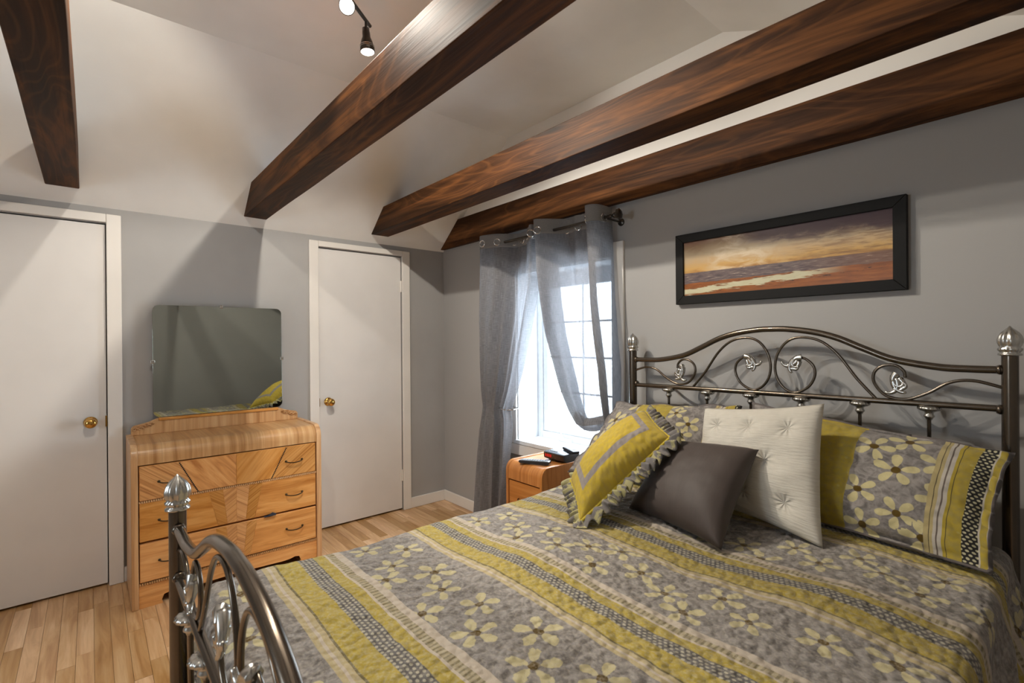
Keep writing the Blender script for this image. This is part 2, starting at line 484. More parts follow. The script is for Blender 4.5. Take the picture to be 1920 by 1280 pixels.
# ------------------------------------------------------------------ track light
tr_root = empty('track_light', (1.80, -1.70, CZ), 'bronze ceiling track light with small swivelling spot heads above the beam', 'lamp')
d = Vector((.63, -.777, 0)).normalized()
p0 = Vector((1.525, -1.355, 2.752))
part(MB().tube([p0, p0+d*.95], .008, 12), 'track_bar', M_bronze, tr_root, smooth=False, bevel=.001)
part(MB().lathe([(.06, 0), (.06, -.018), (.05, -.026), (.008, -.03), (.008, -.07)], (p0.x+d.x*.475, p0.y+d.y*.475, CZ), n=28), 'ceiling_canopy', M_bronze, tr_root, smooth=False)
M_bulb = bpy.data.materials.new('lit_bulb_face'); M_bulb.use_nodes = True
nt = M_bulb.node_tree; nt.nodes.remove(nt.nodes['Principled BSDF'])
em = nt.nodes.new('ShaderNodeEmission'); em.inputs[0].default_value = (1, .93, .84, 1); em.inputs[1].default_value = 22
nt.links.new(em.outputs[0], nt.nodes['Material Output'].inputs[0])
def spot_head(along, aim, power, size=168):
    a = p0 + d*along
    piv = a + Vector((0, 0, -.045))
    aim = Vector(aim).normalized()
    h = MB().tube([a, piv], .006, 10)
    prof = [(.010, -.012), (.015, -.010), (.0165, .012), (.0175, .030), (.024, .046), (.030, .070), (.031, .090), (.0285, .092)]
    h.lathe(prof, piv, aim, 24)
    head = part(h, 'spot_head', M_bronze, tr_root, smooth=True)
    rg = MB()
    for q in (.066, .073): rg.lathe([(.0300, q-.0015), (.0312, q), (.0300, q+.0015)], piv, aim, 24)
    part(rg, 'trim_ring', M_chrome, head)
    part(MB().lathe([(.0275, .0925), (.022, .096), (.010, .099), (.002, .100)], piv, aim, 24), 'bulb_face', M_bulb, head, smooth=True)
    l = bpy.data.lights.new('spot_lamp', 'SPOT'); l.energy = power; l.color = (1, .92, .80)
    l.spot_size = math.radians(size); l.spot_blend = .25; l.shadow_soft_size = .018
    lo = bpy.data.objects.new('spot_lamp', l); COL.objects.link(lo)
    lo.location = piv + aim*.106
    lo.rotation_euler = aim.to_track_quat('-Z', 'Y').to_euler()
LAMP = 62
spot_head(.04, (.05, .05, -1), LAMP*1.75)
spot_head(.20, (1.75, -.75, -1.25), LAMP*.8)
spot_head(.52, (.9, .5, -1), LAMP*.6)
spot_head(.90, (-.6, -.9, -1), LAMP*.8)

# ------------------------------------------------------------------ dresser
dr = empty('dresser', (.23, -1.678, 0), 'blond waterfall-front wooden dresser with three chevron veneer drawers', 'dresser')
DY0, DY1, DX = -2.150, -1.206, .434
# side panels with rounded top front
def side_profile(xf, zt, r, x0=.025):
    pts = [(x0, 0), (xf, 0)]
    for k in range(9):
        a = k/8*PI/2
        pts.append((xf-r+r*math.cos(a), zt-r+r*math.sin(a)))
    pts.append((x0, zt)); return pts
for ya, yb in ((DY0-.004, DY0+.026), (DY1-.026, DY1+.004)):
    part(MB().prism(side_profile(DX+.006, .838, .072), 'y', ya, yb), 'side_panel', M_dress, dr, bevel=.004, grain='z')
# waterfall top: thin shell following the round
N = 10; outer = [(.03, .832)]; inner = []
for k in range(N+1):
    a = PI/2 - k/N*PI/2; outer.append((DX-.068+.068*math.cos(a), .764+.068*math.sin(a)))
outer.append((DX, .733)); inner = [(DX-.018, .733)]
for k in range(N+1):
    a = k/N*PI/2; inner.append((DX-.068+.05*math.cos(a), .764+.05*math.sin(a)))
inner.append((.03, .814))
part(MB().prism(outer+inner, 'y', DY0+.026, DY1-.026), 'top', M_dress, dr, smooth=False, grain=lambda p: (p[0]+p[2]*1.0, p[1], 0.))
part(MB().box(.03, .042, DY0+.02, DY1-.02, .03, .80), 'back_panel', M_dress, dr, grain='y')
part(MB().box(.042, DX-.03, DY0+.024, DY1-.024, .115, .13), 'bottom_panel', M_dress, dr, grain='y')
yi0, yi1 = DY0+.027, DY1-.027
yc = (yi0+yi1)/2
rows = [(.546, .729), (.336, .540), (.128, .330)]
def veneer(parent, poly, ang, mat, seed, th=.0012):
    x0 = DX - .002
    c, s = math.cos(ang), math.sin(ang)
    part(MB().prism(poly, 'x', x0-.001, x0+th), 'veneer_panel', mat, parent,
         grain=lambda p: (p[1]*c+p[2]*s+seed, -p[1]*s+p[2]*c+seed*.7, seed))
for r_i, (z0, z1) in enumerate(rows):
    fx = DX-.003 if r_i == 0 else DX-.002
    dw = part(MB().box(.06, fx, yi0+.003, yi1-.003, z0+.002, z1-.002), 'drawer', M_dress2, dr, bevel=.003, grain='y')
    a0, a1, b0, b1 = yi0+.006, yi1-.006, z0+.005, z1-.005
    if r_i == 0:
        w = .17; s2 = .085
        veneer(dw, [(a0, b0), (a0+w+s2-.004, b0), (a0+w-.004, b1), (a0, b1)], math.radians(-38), M_dress3, 1.3)
        veneer(dw, [(a1-w-s2+.004, b0), (a1, b0), (a1, b1), (a1-w+.004, b1)], math.radians(38), M_dress3, 2.6)
        veneer(dw, [(a0+w+s2, b0), (yc-.001, b0), (yc-.001, b1), (a0+w, b1)], math.radians(-52), M_dress2, 3.7)
        veneer(dw, [(yc+.001, b0), (a1-w-s2, b0), (a1-w, b1), (yc+.001, b1)], math.radians(52), M_dress2, 4.9)
        for sg in (0, 1):       # dark dotted inlay along the slanted joints
            ml = MB()
            for k in range(20):
                tt = (k+.25)/20; y = (a0+w+s2-.002 - s2*tt) if sg == 0 else (a1-w-s2+.002 + s2*tt)
                z = b0+(b1-b0)*tt; ml.box(DX-.003, DX+.0006, y-.0032, y+.0032, z-.0030, z+.0030)
            part(ml, 'inlay_strip', M_dark, dw)
    else:
        tap = .022 if r_i == 1 else .018; t0 = .115 if r_i == 1 else .085
        edges = [-1, -.5, 0, .5, 1]
        kt = [yc+e*(t0+.02) for e in edges]; kb = [yc+e*(t0-tap) for e in edges]
        veneer(dw, [(a0, b0), (kb[0]-.001, b0), (kt[0]-.001, b1), (a0, b1)], 0.0, M_dress2, 5.1+r_i)
        veneer(dw, [(kb[4]+.001, b0), (a1, b0), (a1, b1), (kt[4]+.001, b1)], 0.0, M_dress2, 7.7+r_i)
        for q in range(4):
            veneer(dw, [(kb[q]+.0006, b0), (kb[q+1]-.0006, b0), (kt[q+1]-.0006, b1), (kt[q]+.0006, b1)],
                   math.radians((-35, 35, -35, 35)[q]), M_dress3, 9.+q*1.7+r_i)
    zc_ = (z0+z1)/2 - .002
    for sg in (-1, 1):
        yh = yc+sg*.313
        hp = crom([(DX, yh-.046, zc_+.002), (DX+.014, yh-.04, zc_-.002), (DX+.018, yh-.015, zc_-.007), (DX+.018, yh+.015, zc_-.007), (DX+.014, yh+.04, zc_-.001), (DX, yh+.046, zc_+.004)], 5)
        hm = MB().tube(hp, .0032, 8)
        for e in (-1, 1): hm.lathe([(.007, 0), (.0065, .003), (.003, .005)], (DX-.001, yh+e*.046, zc_+.002), (1, 0, 0), 10)
        part(hm, 'handle', M_handle, dw, smooth=True)
# beaded moulding strips and base
for zb_ in (.543, .122):
    ml = MB(); n = 90
    for k in range(n):
        y = yi0+(yi1-yi0)*(k+.5)/n
        ml.box(DX-.012, DX+.003, y-.0036, y+.0036, zb_-.0045, zb_+.0045)
    part(ml, 'beaded_moulding', M_dress, dr, grain='y')
bp = [(yi0, 0), (yi0+.10, 0), (yi0+.095, .02), (yi0+.105, .045), (yi0+.13, .05), (yi0+.16, .042), (yi0+.20, .04),
      (yc, .048), (yi1-.20, .04), (yi1-.16, .042), (yi1-.13, .05), (yi1-.105, .045), (yi1-.095, .02), (yi1-.10, 0), (yi1, 0), (yi1, .115), (yi0, .115)]
part(MB().prism(bp, 'x', DX-.022, DX-.002), 'base_apron', M_dress2, dr, grain='y')
# backboard with carved ends
bb = [(DY0+.018, .832), (DY1-.02, .832), (DY1-.02, .873)]
bb += [(DY1-.03, .887), (DY1-.06, .893), (DY1-.10, .903), (DY1-.14, .921), (DY0+.14, .921), (DY0+.10, .903), (DY0+.06, .893), (DY0+.03, .887), (DY0+.018, .873)]
bk = part(MB().prism(bb, 'x', .034, .058), 'backboard', M_dress, dr, bevel=.003, grain='z')
part(MB().box(.030, .066, DY0+.145, DY1-.145, .906, .924), 'backboard_cap', M_dress2, bk, bevel=.004, grain='y')
for sg, base in ((1, DY0+.022), (-1, DY1-.024)):
    cm = MB()
    for k in range(7):
        yy = base+sg*(.012+k*.013); zz_ = .866+.004*k+.006*math.sin(k*2.1)
        R = .015-.0006*k
        sp = [(.060+.002*math.sin(t_*.9), yy+sg*R*(1-t_/9)*math.cos(t_*.9), zz_+R*(1-t_/9)*math.sin(t_*.9)) for t_ in range(9)]
        cm.tube(sp, [.0062-.0004*t_ for t_ in range(9)], 6)
    part(cm, 'carved_scroll', M_dress, bk, smooth=True, grain='y')
# dark cloth corner caught in the middle drawer
cl = MB().add([(DX+.001, -1.50, .335), (DX+.012, -1.535, .331), (DX+.014, -1.475, .333), (DX+.010, -1.492, .352), (DX+.002, -1.47, .340), (DX+.001, -1.54, .336), (DX-.01, -1.5, .334)],
              [(0, 1, 3), (1, 2, 3), (2, 4, 3), (4, 0, 3), (0, 5, 1), (0, 4, 2), (0, 2, 1), (5, 6, 0)])
tag(cl.build('cloth_scrap', plain('navy_cloth', (.012, .016, .03), .8)), 'small dark cloth corner poking out between two dresser drawers', 'cloth')

# ------------------------------------------------------------------ mirror
mi = empty('mirror', (.06, -1.678, .924), 'frameless rectangular mirror with rounded corners standing on the dresser', 'mirror')
def rrect(y0, y1, z0, z1, r, n=6):
    pts = []
    for (cy, cz, a0) in ((y1-r, z0+r, -PI/2), (y1-r, z1-r, 0), (y0+r, z1-r, PI/2), (y0+r, z0+r, PI)):
        for k in range(n+1):
            a = a0+k/n*PI/2; pts.append((cy+r*math.cos(a), cz+r*math.sin(a)))
    return pts
gm = G('silvered_mirror', .015); gm.set(Base_Color=(.47, .50, .46), Metallic=1.0)
part(MB().prism(rrect(-2.030, -1.326, .926, 1.583, .035), 'x', .058, .064), 'glass', gm.m, mi, bevel=.0015)
part(MB().prism(rrect(-2.022, -1.334, .934, 1.575, .03), 'x', .046, .0575), 'backing', M_dark, mi)
for (yy, z_) in ((-1.678, 1.583), (-2.030, 1.25), (-1.326, 1.25)):
    part(MB().box(.05, .070, yy-.011, yy+.011, z_-.010, z_+.010), 'clip', M_silver, mi, bevel=.003)
mi.rotation_euler = (0, math.radians(-.95), 0)

# ------------------------------------------------------------------ bed frame
HB_Y, FB_Y, BX0, BX1 = -.10, -2.13, 2.005, 3.425
BXC = (BX0+BX1)/2
bed = empty('bed', (BXC, -1.1, 0), 'gunmetal tube bed frame with scrolled head and foot boards and silver finials', 'bed')
top_l = [(2.015, 1.252), (2.10, 1.252), (2.181, 1.256), (2.301, 1.279), (2.392, 1.318), (2.477, 1.358), (2.557, 1.382), (2.652, 1.396), (2.715, 1.398)]
big_l = [(2.352, 1.13), (2.412, 1.202), (2.476, 1.295), (2.537, 1.347), (2.605, 1.362), (2.656, 1.346), (2.692, 1.300), (2.706, 1.243), (2.698, 1.190), (2.668, 1.148), (2.628, 1.134), (2.580, 1.16), (2.556, 1.205), (2.560, 1.245), (2.586, 1.272), (2.610, 1.280)]
sm_l = [(2.020, 1.195), (2.091, 1.214), (2.149, 1.204), (2.205, 1.165), (2.265, 1.138), (2.323, 1.146), (2.358, 1.189), (2.359, 1.229), (2.334, 1.254), (2.297, 1.258), (2.272, 1.238), (2.268, 1.215)]
def mir(l): return [(2*BXC-x, z) for x, z in l]
def leaf_mesh(cx, cy, cz, sx, rot):
    """cast acanthus curl: a few tapered ridged spirals fanning from one root"""
    mbl = MB()
    def sp(x0, z0, ang, L, curl, r0):
        pts, rad = [], []; x, z, a = x0, z0, ang
        for k in range(13):
            pts.append((x, z)); rad.append(r0*(1-.75*k/12)+.0008)
            st = L/12; x += st*math.cos(a); z += st*math.sin(a); a += curl*(.4+1.6*k/12)/12
        return pts, rad
    c, s = math.cos(rot)*1.3, math.sin(rot)*1.3
    specs = [(-.020, .016, -.1, .055, -3.6, .0058), (-.014, .018, -.5, .062, -2.0, .0062), (-.012, .010, -1.0, .060, 2.4, .0058),
             (-.016, .006, -1.5, .055, 3.4, .0050), (-.004, .004, -.9, .048, -4.6, .0050), (-.022, .018, .0, .022, -1.0, .0070)]
    for x0, z0, a, L, cu, r0 in specs:
        P, Rr = sp(x0, z0, a, L, cu, r0)
        Q = [(cx+sx*(px*c-pz*s), cy-.001*k_, cz+px*s+pz*c) for k_, (px, pz) in enumerate(P)]
        mbl.tube(Q, [q_*1.9 for q_ in Rr], 7)
    return mbl
def fin_mod(r, z, a):
    if .030 < z < .078: return r*(1+.085*math.cos(9*a))
    if .012 < z < .026: return r*(1+.06*math.cos(14*a))
    return r
FIN = [(.021, 0), (.0285, .002), (.0285, .007), (.023, .010), (.024, .014), (.0275, .018), (.0275, .023), (.024, .027), (.0255, .033), (.0285, .042), (.0285, .052), (.0255, .064), (.019, .075), (.011, .084), (.005, .090), (.0015, .095)]
COLR = [(.012, .004), (.026, .003), (.031, -.002), (.031, -.007), (.025, -.012), (.016, -.016), (.012, -.020), (.013, -.026), (.0155, -.030), (.0155, -.034), (.011, -.038), (.009, -.044)]
def col_mod(r, z, a): return r*(1+.07*math.cos(16*a)) if r > .02 else r
def bed_end(Y, dz, zpost, zfoot, spind_bottom):
    for px in (BX0, BX1):
        ps = part(MB().tube([(px, Y, 0), (px, Y, zpost)], .0205, 18), 'post', M_bedm, bed, bevel=.001)
        part(MB().lathe(FIN, (px, Y, zpost-.003), n=54, mod=fin_mod), 'finial', M_silver, ps, smooth=True)
        for zz_ in (1.252+dz, 1.125+dz):
            part(MB().lathe([(.014, 0), (.0165, .004), (.013, .012)], (px+(.019 if px < BXC else -.019), Y, zz_), (1 if px < BXC else -1, 0, 0), 14), 'weld_collar', M_bedm, ps, smooth=True)
    tp = top_l + mir(top_l)[::-1][1:]
    part(MB().tube(crom([(x, Y, z+dz) for x, z in tp], 8), .0125, 14), 'top_rail', M_bedm, bed, smooth=True)
    part(MB().tube([(BX0+.01, Y, 1.118+dz), (BX1-.01, Y, 1.128+dz)], .011, 14), 'cross_rail', M_bedm, bed, smooth=False, bevel=.0005)
    for sgn in (0, 1):
        bl = big_l if sgn == 0 else mir(big_l); sl = sm_l if sgn == 0 else mir(sm_l)
        a = part(MB().tube(crom([(x, Y, z+dz) for x, z in bl], 7), .0055, 10), 'scroll', M_bedm, bed, smooth=True)
        part(leaf_mesh((2.632 if sgn == 0 else 2*BXC-2.632), Y-.004, 1.256+dz, 1 if sgn == 0 else -1, 0.0), 'cast_leaf', M_silver, a, smooth=True)
        a = part(MB().tube(crom([(x, Y, z+dz) for x, z in sl], 7), .0055, 10), 'scroll', M_bedm, bed, smooth=True)
        part(leaf_mesh((2.292 if sgn == 0 else 2*BXC-2.292), Y-.004, 1.190+dz, 1 if sgn == 0 else -1, -.9), 'cast_leaf', M_silver, a, smooth=True)
    part(MB().tube([(BX0+.01, Y, spind_bottom), (BX1-.01, Y, spind_bottom)], .011, 12), 'lower_rail', M_bedm, bed)
    for k in range(6):
        x = 2.219 + k*.2016
        zr = 1.118+dz+.010*(x-BX0)/(BX1-BX0)
        sp_ = part(MB().tube([(x, Y, spind_bottom), (x, Y, zr)], .006, 10), 'spindle', M_bedm, bed)
        part(MB().lathe(COLR, (x, Y, zr-.010), n=48, mod=col_mod), 'cast_collar', M_silver, sp_, smooth=True)
bed_end(HB_Y, 0.0, 1.300, 0, .45)
bed_end(FB_Y, -.383, .918, 0, .30)
for px in (BX0+.012, BX1-.012):
    part(MB().box(px-.012, px+.012, FB_Y, HB_Y, .26, .31), 'side_rail', M_bedm, bed)
mt = MB().box(2.045, 3.385, -2.055, -.155, .31, .672)
tag(mt.build('mattress', M_mattress, bevel=.05, seg=4), 'white mattress under the patterned quilt', 'mattress')

# ------------------------------------------------------------------ patterned cloth
YEL, YEL2 = (.43, .325, .048), (.36, .285, .075)
GREY_A, GREY_B = (.125, .112, .108), (.29, .265, .25)
CREAM = (.60, .53, .30)
def flower_masks(g, rag=.34):
    fx, fy, fr_ = g.sep(g.attr('fl'))
    wp = g.attr('pat')
    fx = g.ma('ADD', fx, g.ma('MULTIPLY', g.ma('SUBTRACT', g.noise(wp, 55, 3), .5), rag))
    fy = g.ma('ADD', fy, g.ma('MULTIPLY', g.ma('SUBTRACT', g.noise(g.addv(wp, (4., 7., 0.)), 55, 3), .5), rag))
    r = g.ma('SQRT', g.ma('ADD', g.ma('MULTIPLY', fx, fx), g.ma('MULTIPLY', fy, fy)))
    th = g.ma('ADD', g.ma('ARCTAN2', fy, fx), g.ma('ADD', fr_, 20*PI))
    ph = g.ma('SUBTRACT', g.ma('MODULO', th, 2*PI/5), PI/5)
    pxx = g.ma('MULTIPLY', r, g.ma('COSINE', ph)); pyy = g.ma('MULTIPLY', r, g.ma('SINE', ph))
    ex = g.ma('DIVIDE', g.ma('SUBTRACT', pxx, .60), .40)
    wdt = g.ma('ADD', .12, g.ma('MULTIPLY', pxx, .17))
    ey = g.ma('DIVIDE', pyy, wdt)
    e = g.ma('ADD', g.ma('MULTIPLY', ex, ex), g.ma('MULTIPLY', ey, ey))
    pet = g.smooth(e, .86, 1.06, 1., 0.)
    cen = g.smooth(r, .19, .22, 1., 0.)
    return pet, cen
def grey_floral(g, v2, pet_on=1.0, rag=.34):
    """grey ground with pale sketched blossoms, cream daisies on top; v2 in metres"""
    n1 = g.noise(v2, 30, 4, .65, .8)
    n2 = g.noise(v2, 150, 2)
    vo = g.voro(g.addv(v2, g.scale(g.comb(g.noise(v2, 14, 2), g.noise(g.addv(v2, (3., 5., 0.)), 14, 2)), (.05, .05, 0))), 17)
    base = g.mix(g.smooth(n1, .34, .68), GREY_A, GREY_B)
    ring = g.smooth(g.ma('ABSOLUTE', g.ma('SUBTRACT', g.ma('MODULO', g.ma('MULTIPLY', vo, 2.6), 1.0), .5)), .02, .22, .45, 0.)
    base = g.mix(ring, base, (.36, .335, .315))
    base = g.mix(g.ma('MULTIPLY', n2, .25), base, (.40, .37, .34))
    pet, cen = flower_masks(g, rag)
    col = g.mix(g.ma('MULTIPLY', pet, pet_on), base, g.mix(n2, CREAM, (.52, .46, .24)))
    return g.mix(cen, col, (.105, .065, .012))
def dots(g, a, b, pitch):
    """staggered round dots"""
    bb = g.ma('DIVIDE', b, pitch*.86)
    rowi = g.ma('FLOOR', bb)
    off = g.ma('MULTIPLY', g.ma('MODULO', g.ma('ADD', rowi, 200.0), 2.0), .5)
    aa = g.ma('ADD', g.ma('DIVIDE', a, pitch), off)
    fa = g.ma('SUBTRACT', g.ma('FRACT', aa), .5); fb = g.ma('SUBTRACT', g.ma('FRACT', bb), .5)
    q = g.ma('SQRT', g.ma('ADD', g.ma('MULTIPLY', fa, fa), g.ma('MULTIPLY', fb, fb)))
    return g.smooth(q, .26, .36, 1., 0.)
def quilt_bump(g, v2, scale=46, strength=.9):
    d1 = g.n('ShaderNodeTexVoronoi', feature='SMOOTH_F1'); g.link(v2, d1.inputs['Vector']); d1.inputs['Scale'].default_value = scale
    d1.inputs['Smoothness'].default_value = .5
    w_ = g.noise(v2, 420, 2)
    h = g.ma('ADD', g.ma('MULTIPLY', d1.outputs['Distance'], -1.0), g.ma('MULTIPLY', w_, .10))
    g.bump(h, strength, .018)
def cloth(name):
    g = G(name, .92, .15)
    g.b.inputs['Sheen Weight'].default_value = .12
    return g
PER = .46
def quilt_material():
    g = cloth('quilt_cotton')
    s, ph, _ = g.sep(g.attr('pat'))
    v2 = g.comb(s, ph)
    wv = g.ma('MULTIPLY', g.ma('SUBTRACT', g.noise(v2, 9, 2), .5), .006)
    p = g.ma('MODULO', g.ma('ADD', g.ma('ADD', ph, wv), PER*20), PER)
    n = g.noise(v2, 60, 3)
    ye = g.mix(g.smooth(n, .3, .7), YEL, YEL2)
    tan, lt = (.44, .36, .20), (.50, .43, .35)
    u = g.ma('DIVIDE', p, PER)
    K = lambda x: x/PER
    band = g.ramp(u, [(0, tan), (K(.012), lt), (K(.019), tan), (K(.032), (.16, .13, .06)), (K(.036), YEL), (K(.095), (.115, .106, .104)), (K(.140), YEL),
                      (K(.172), lt), (K(.178), (.40, .34, .22)), (K(.200), lt), (K(.222), (.2, .18, .17))], 'CONSTANT')
    isye = g.ramp(u, [(0, (0,0,0)), (K(.036), (1,1,1)), (K(.095), (0,0,0)), (K(.14), (1,1,1)), (K(.172), (0,0,0))], 'CONSTANT')
    isdot = g.ramp(u, [(0, (0,0,0)), (K(.095), (1,1,1)), (K(.14), (0,0,0))], 'CONSTANT')
    islad = g.ramp(u, [(0, (0,0,0)), (K(.178), (1,1,1)), (K(.200), (0,0,0))], 'CONSTANT')
    isfl = g.ramp(u, [(0, (0,0,0)), (K(.222), (1,1,1)), (K(.459), (1,1,1))], 'CONSTANT')
    col = g.mix(isye, band, ye)
    dm = g.ma('MULTIPLY', dots(g, s, p, .0135), isdot)
    col = g.mix(dm, col, (.42, .39, .30))
    rung = g.smooth(g.ma('ABSOLUTE', g.ma('SUBTRACT', g.ma('FRACT', g.ma('DIVIDE', s, .014)), .5)), .16, .26, .8, 0.)
    col = g.mix(g.ma('MULTIPLY', rung, islad), col, (.17, .14, .07))
    col = g.mix(isfl, col, grey_floral(g, v2, .86, .30))
    col = g.mix(g.ma('MULTIPLY', g.smooth(g.noise(v2, 130, 3, .6), .42, .66), .34), col, (.5, .46, .38))
    g.set(Base_Color=col)
    quilt_bump(g, v2)
    return g.m
M_quilt = quilt_material()

def set_pattern(o, pat, centers, radius, seed):
    """pat: per-vertex (across, along) in cloth metres. centers: daisy centres in the same units; stored per face corner"""
    me = o.data; rnd_ = random.Random(seed)
    at = me.attributes.new('pat', 'FLOAT_VECTOR', 'POINT')
    pv = np.array(pat, dtype=np.float32); at.data.foreach_set('vector', pv.ravel())
    C = np.array([(c[0], c[1]) for c in centers]); R = np.array([radius*rnd_.uniform(.88, 1.12) for _ in centers]); A = np.array([rnd_.uniform(0, 2*PI) for _ in centers])
    nl = len(me.loops); lv = np.empty(nl, dtype=np.int32); me.loops.foreach_get('vertex_index', lv)
    ls = np.empty(len(me.polygons), dtype=np.int32); lt = np.empty(len(me.polygons), dtype=np.int32)
    me.polygons.foreach_get('loop_start', ls); me.polygons.foreach_get('loop_total', lt)
    out = np.full((nl, 3), 9., dtype=np.float32)
    fid = np.repeat(np.arange(len(ls)), lt)
    cen = np.zeros((len(ls), 2)); np.add.at(cen, fid, pv[lv][:, :2]); cen /= lt[:, None]
    best = np.zeros(len(ls), dtype=int); bd = np.full(len(ls), 1e9)
    for k in range(len(C)):
        dd = np.hypot(cen[:, 0]-C[k, 0], cen[:, 1]-C[k, 1])/R[k]
        m = dd < bd; best[m] = k; bd[m] = dd[m]
    bl = best[fid]
    out[:, 0] = (pv[lv][:, 0]-C[bl, 0])/R[bl]; out[:, 1] = (pv[lv][:, 1]-C[bl, 1])/R[bl]; out[:, 2] = A[bl]
    out[bd[fid] > 1.6] = (9, 9, 0)
    a2 = me.attributes.new('fl', 'FLOAT_VECTOR', 'CORNER'); a2.data.foreach_set('vector', out.ravel())

# ------------------------------------------------------------------ quilt
QX0, QX1, QYF, QZ = 2.045, 3.385, -2.045, .697
def quilt_pt(s, t):
    """s across, t along the bed, in cloth metres (equal to x, y on the flat top)"""
    sx = max(QX0-s, 0) if s < BXC else max(s-QX1, 0)
    sy = max(QYF-t, 0)
    x = min(max(s, QX0), QX1); y = max(t, QYF)
    dd = math.hypot(sx, sy); R = .048
    z = QZ
    hum = .014*noise.noise((x*2.6, y*2.4, 1.7)) + .006*noise.noise((x*7, y*6, 4.2))
    hum += .024*math.exp(-((x-3.12)/.16)**2-((y+.90)/.18)**2) + .018*math.exp(-((x-2.48)/.16)**2-((y+1.25)/.2)**2)
    hum += .012*math.exp(-((y+.35)/.15)**2) + .007*math.sin(y*9+.7)*math.exp(-((x-2.05)/.12)**2)
    hum += .0026*noise.noise((x*34, y*34, 2.0)) + .003*noise.noise((x*15, y*19, 6.0))
    if dd > 0:
        nx, ny = sx/dd*(-1 if s < BXC else 1), -sy/dd
        a = min(dd/R, PI/2); out_ = R*math.sin(a); down = R*(1-math.cos(a))
        ex = max(dd-R*PI/2, 0); down += ex
        along = t*6 + s*5
        out_ += min(ex, .3)*.10*(1+.8*math.sin(along*2.3)) + .012*min(ex/.1, 1)*math.sin(along*3.1)
        if sy > 0 and sx == 0: out_ = min(out_, .052)
        x += nx*out_; y += ny*out_; z -= down
        hum *= max(0, 1-dd/.1)
    return (x, y, z+hum)
NS, NT = 250, 262
S0, S1, T0, T1 = QX0-.44, QX1+.44, QYF-.30, -.145
mb = MB().grid(lambda u, v: quilt_pt(S0+(S1-S0)*u, T0+(T1-T0)*v), NS, NT)
ob = mb.build('quilt', M_quilt, smooth=True)
kp_y = [-2.9, -1.937, -1.467, -1.044, -.511, 0.4]; kp_p = [-.46*2.05, 0, .46, .92, 1.38, 2.30]
def phase(t): return float(np.interp(t, kp_y, kp_p))
pat = []
for j in range(NT+1):
    for i in range(NS+1):
        pat.append((S0+(S1-S0)*i/NS, phase(T0+(T1-T0)*j/NT), 0.))
FL = [(2.37, -2.04), (2.14, -2.01), (2.53, -1.7), (2.32, -1.69), (2.68, -1.65), (2.08, -1.64), (2.24, -1.63), (2.85, -1.63), (2.46, -1.60), (2.59, -1.57), (2.36, -1.56), (2.96, -1.55), (2.77, -1.54), (2.16, -1.54),
      (2.35, -1.24), (2.13, -1.23), (2.94, -1.22), (2.5, -1.20), (2.65, -1.21), (2.86, -1.17), (2.27, -1.17), (3.07, -1.16), (2.76, -1.13), (2.4, -1.13), (3.21, -1.12), (2.56, -1.12), (2.98, -1.10), (2.16, -1.11), (3.33, -1.08), (2.65, -1.07),
      (2.74, -.8), (2.94, -.78), (2.86, -.71), (3.3, -.70), (3.07, -.69), (3.43, -.68), (3.21, -.64), (2.98, -.62), (3.14, -.57), (3.33, -.55), (2.3, -.70), (2.12, -.62), (2.2, -.76), (2.03, -.72),
      (2.62, -2.02), (2.86, -2.03), (3.1, -2.01), (3.3, -2.03), (3.1, -1.66), (3.3, -1.6), (3.2, -1.53), (3.42, -1.2), (3.4, -1.65)]
rf = random.Random(4)
for lo, hi, ya_, yb_ in ((S0, QX0-.06, -2.3, -.2), (QX1+.08, S1, -2.3, -.2), (QX0, QX1, -2.36, -2.12)):
    for _ in range(46):
        FL.append((rf.uniform(lo, hi), rf.uniform(ya_, yb_)))
keep = []
for a, b in FL:
    pb = phase(b)
    if all(math.hypot(a-c, pb-d_) > .085 for c, d_ in keep) or len(keep) < 50: keep.append((a, pb))
set_pattern(ob, pat, keep, .056, 3)
so = ob.modifiers.new('thick', 'SOLIDIFY'); so.thickness = .012; so.offset = -1
tag(ob, 'grey and yellow striped quilt printed with cream daisies spread over the bed', 'quilt')

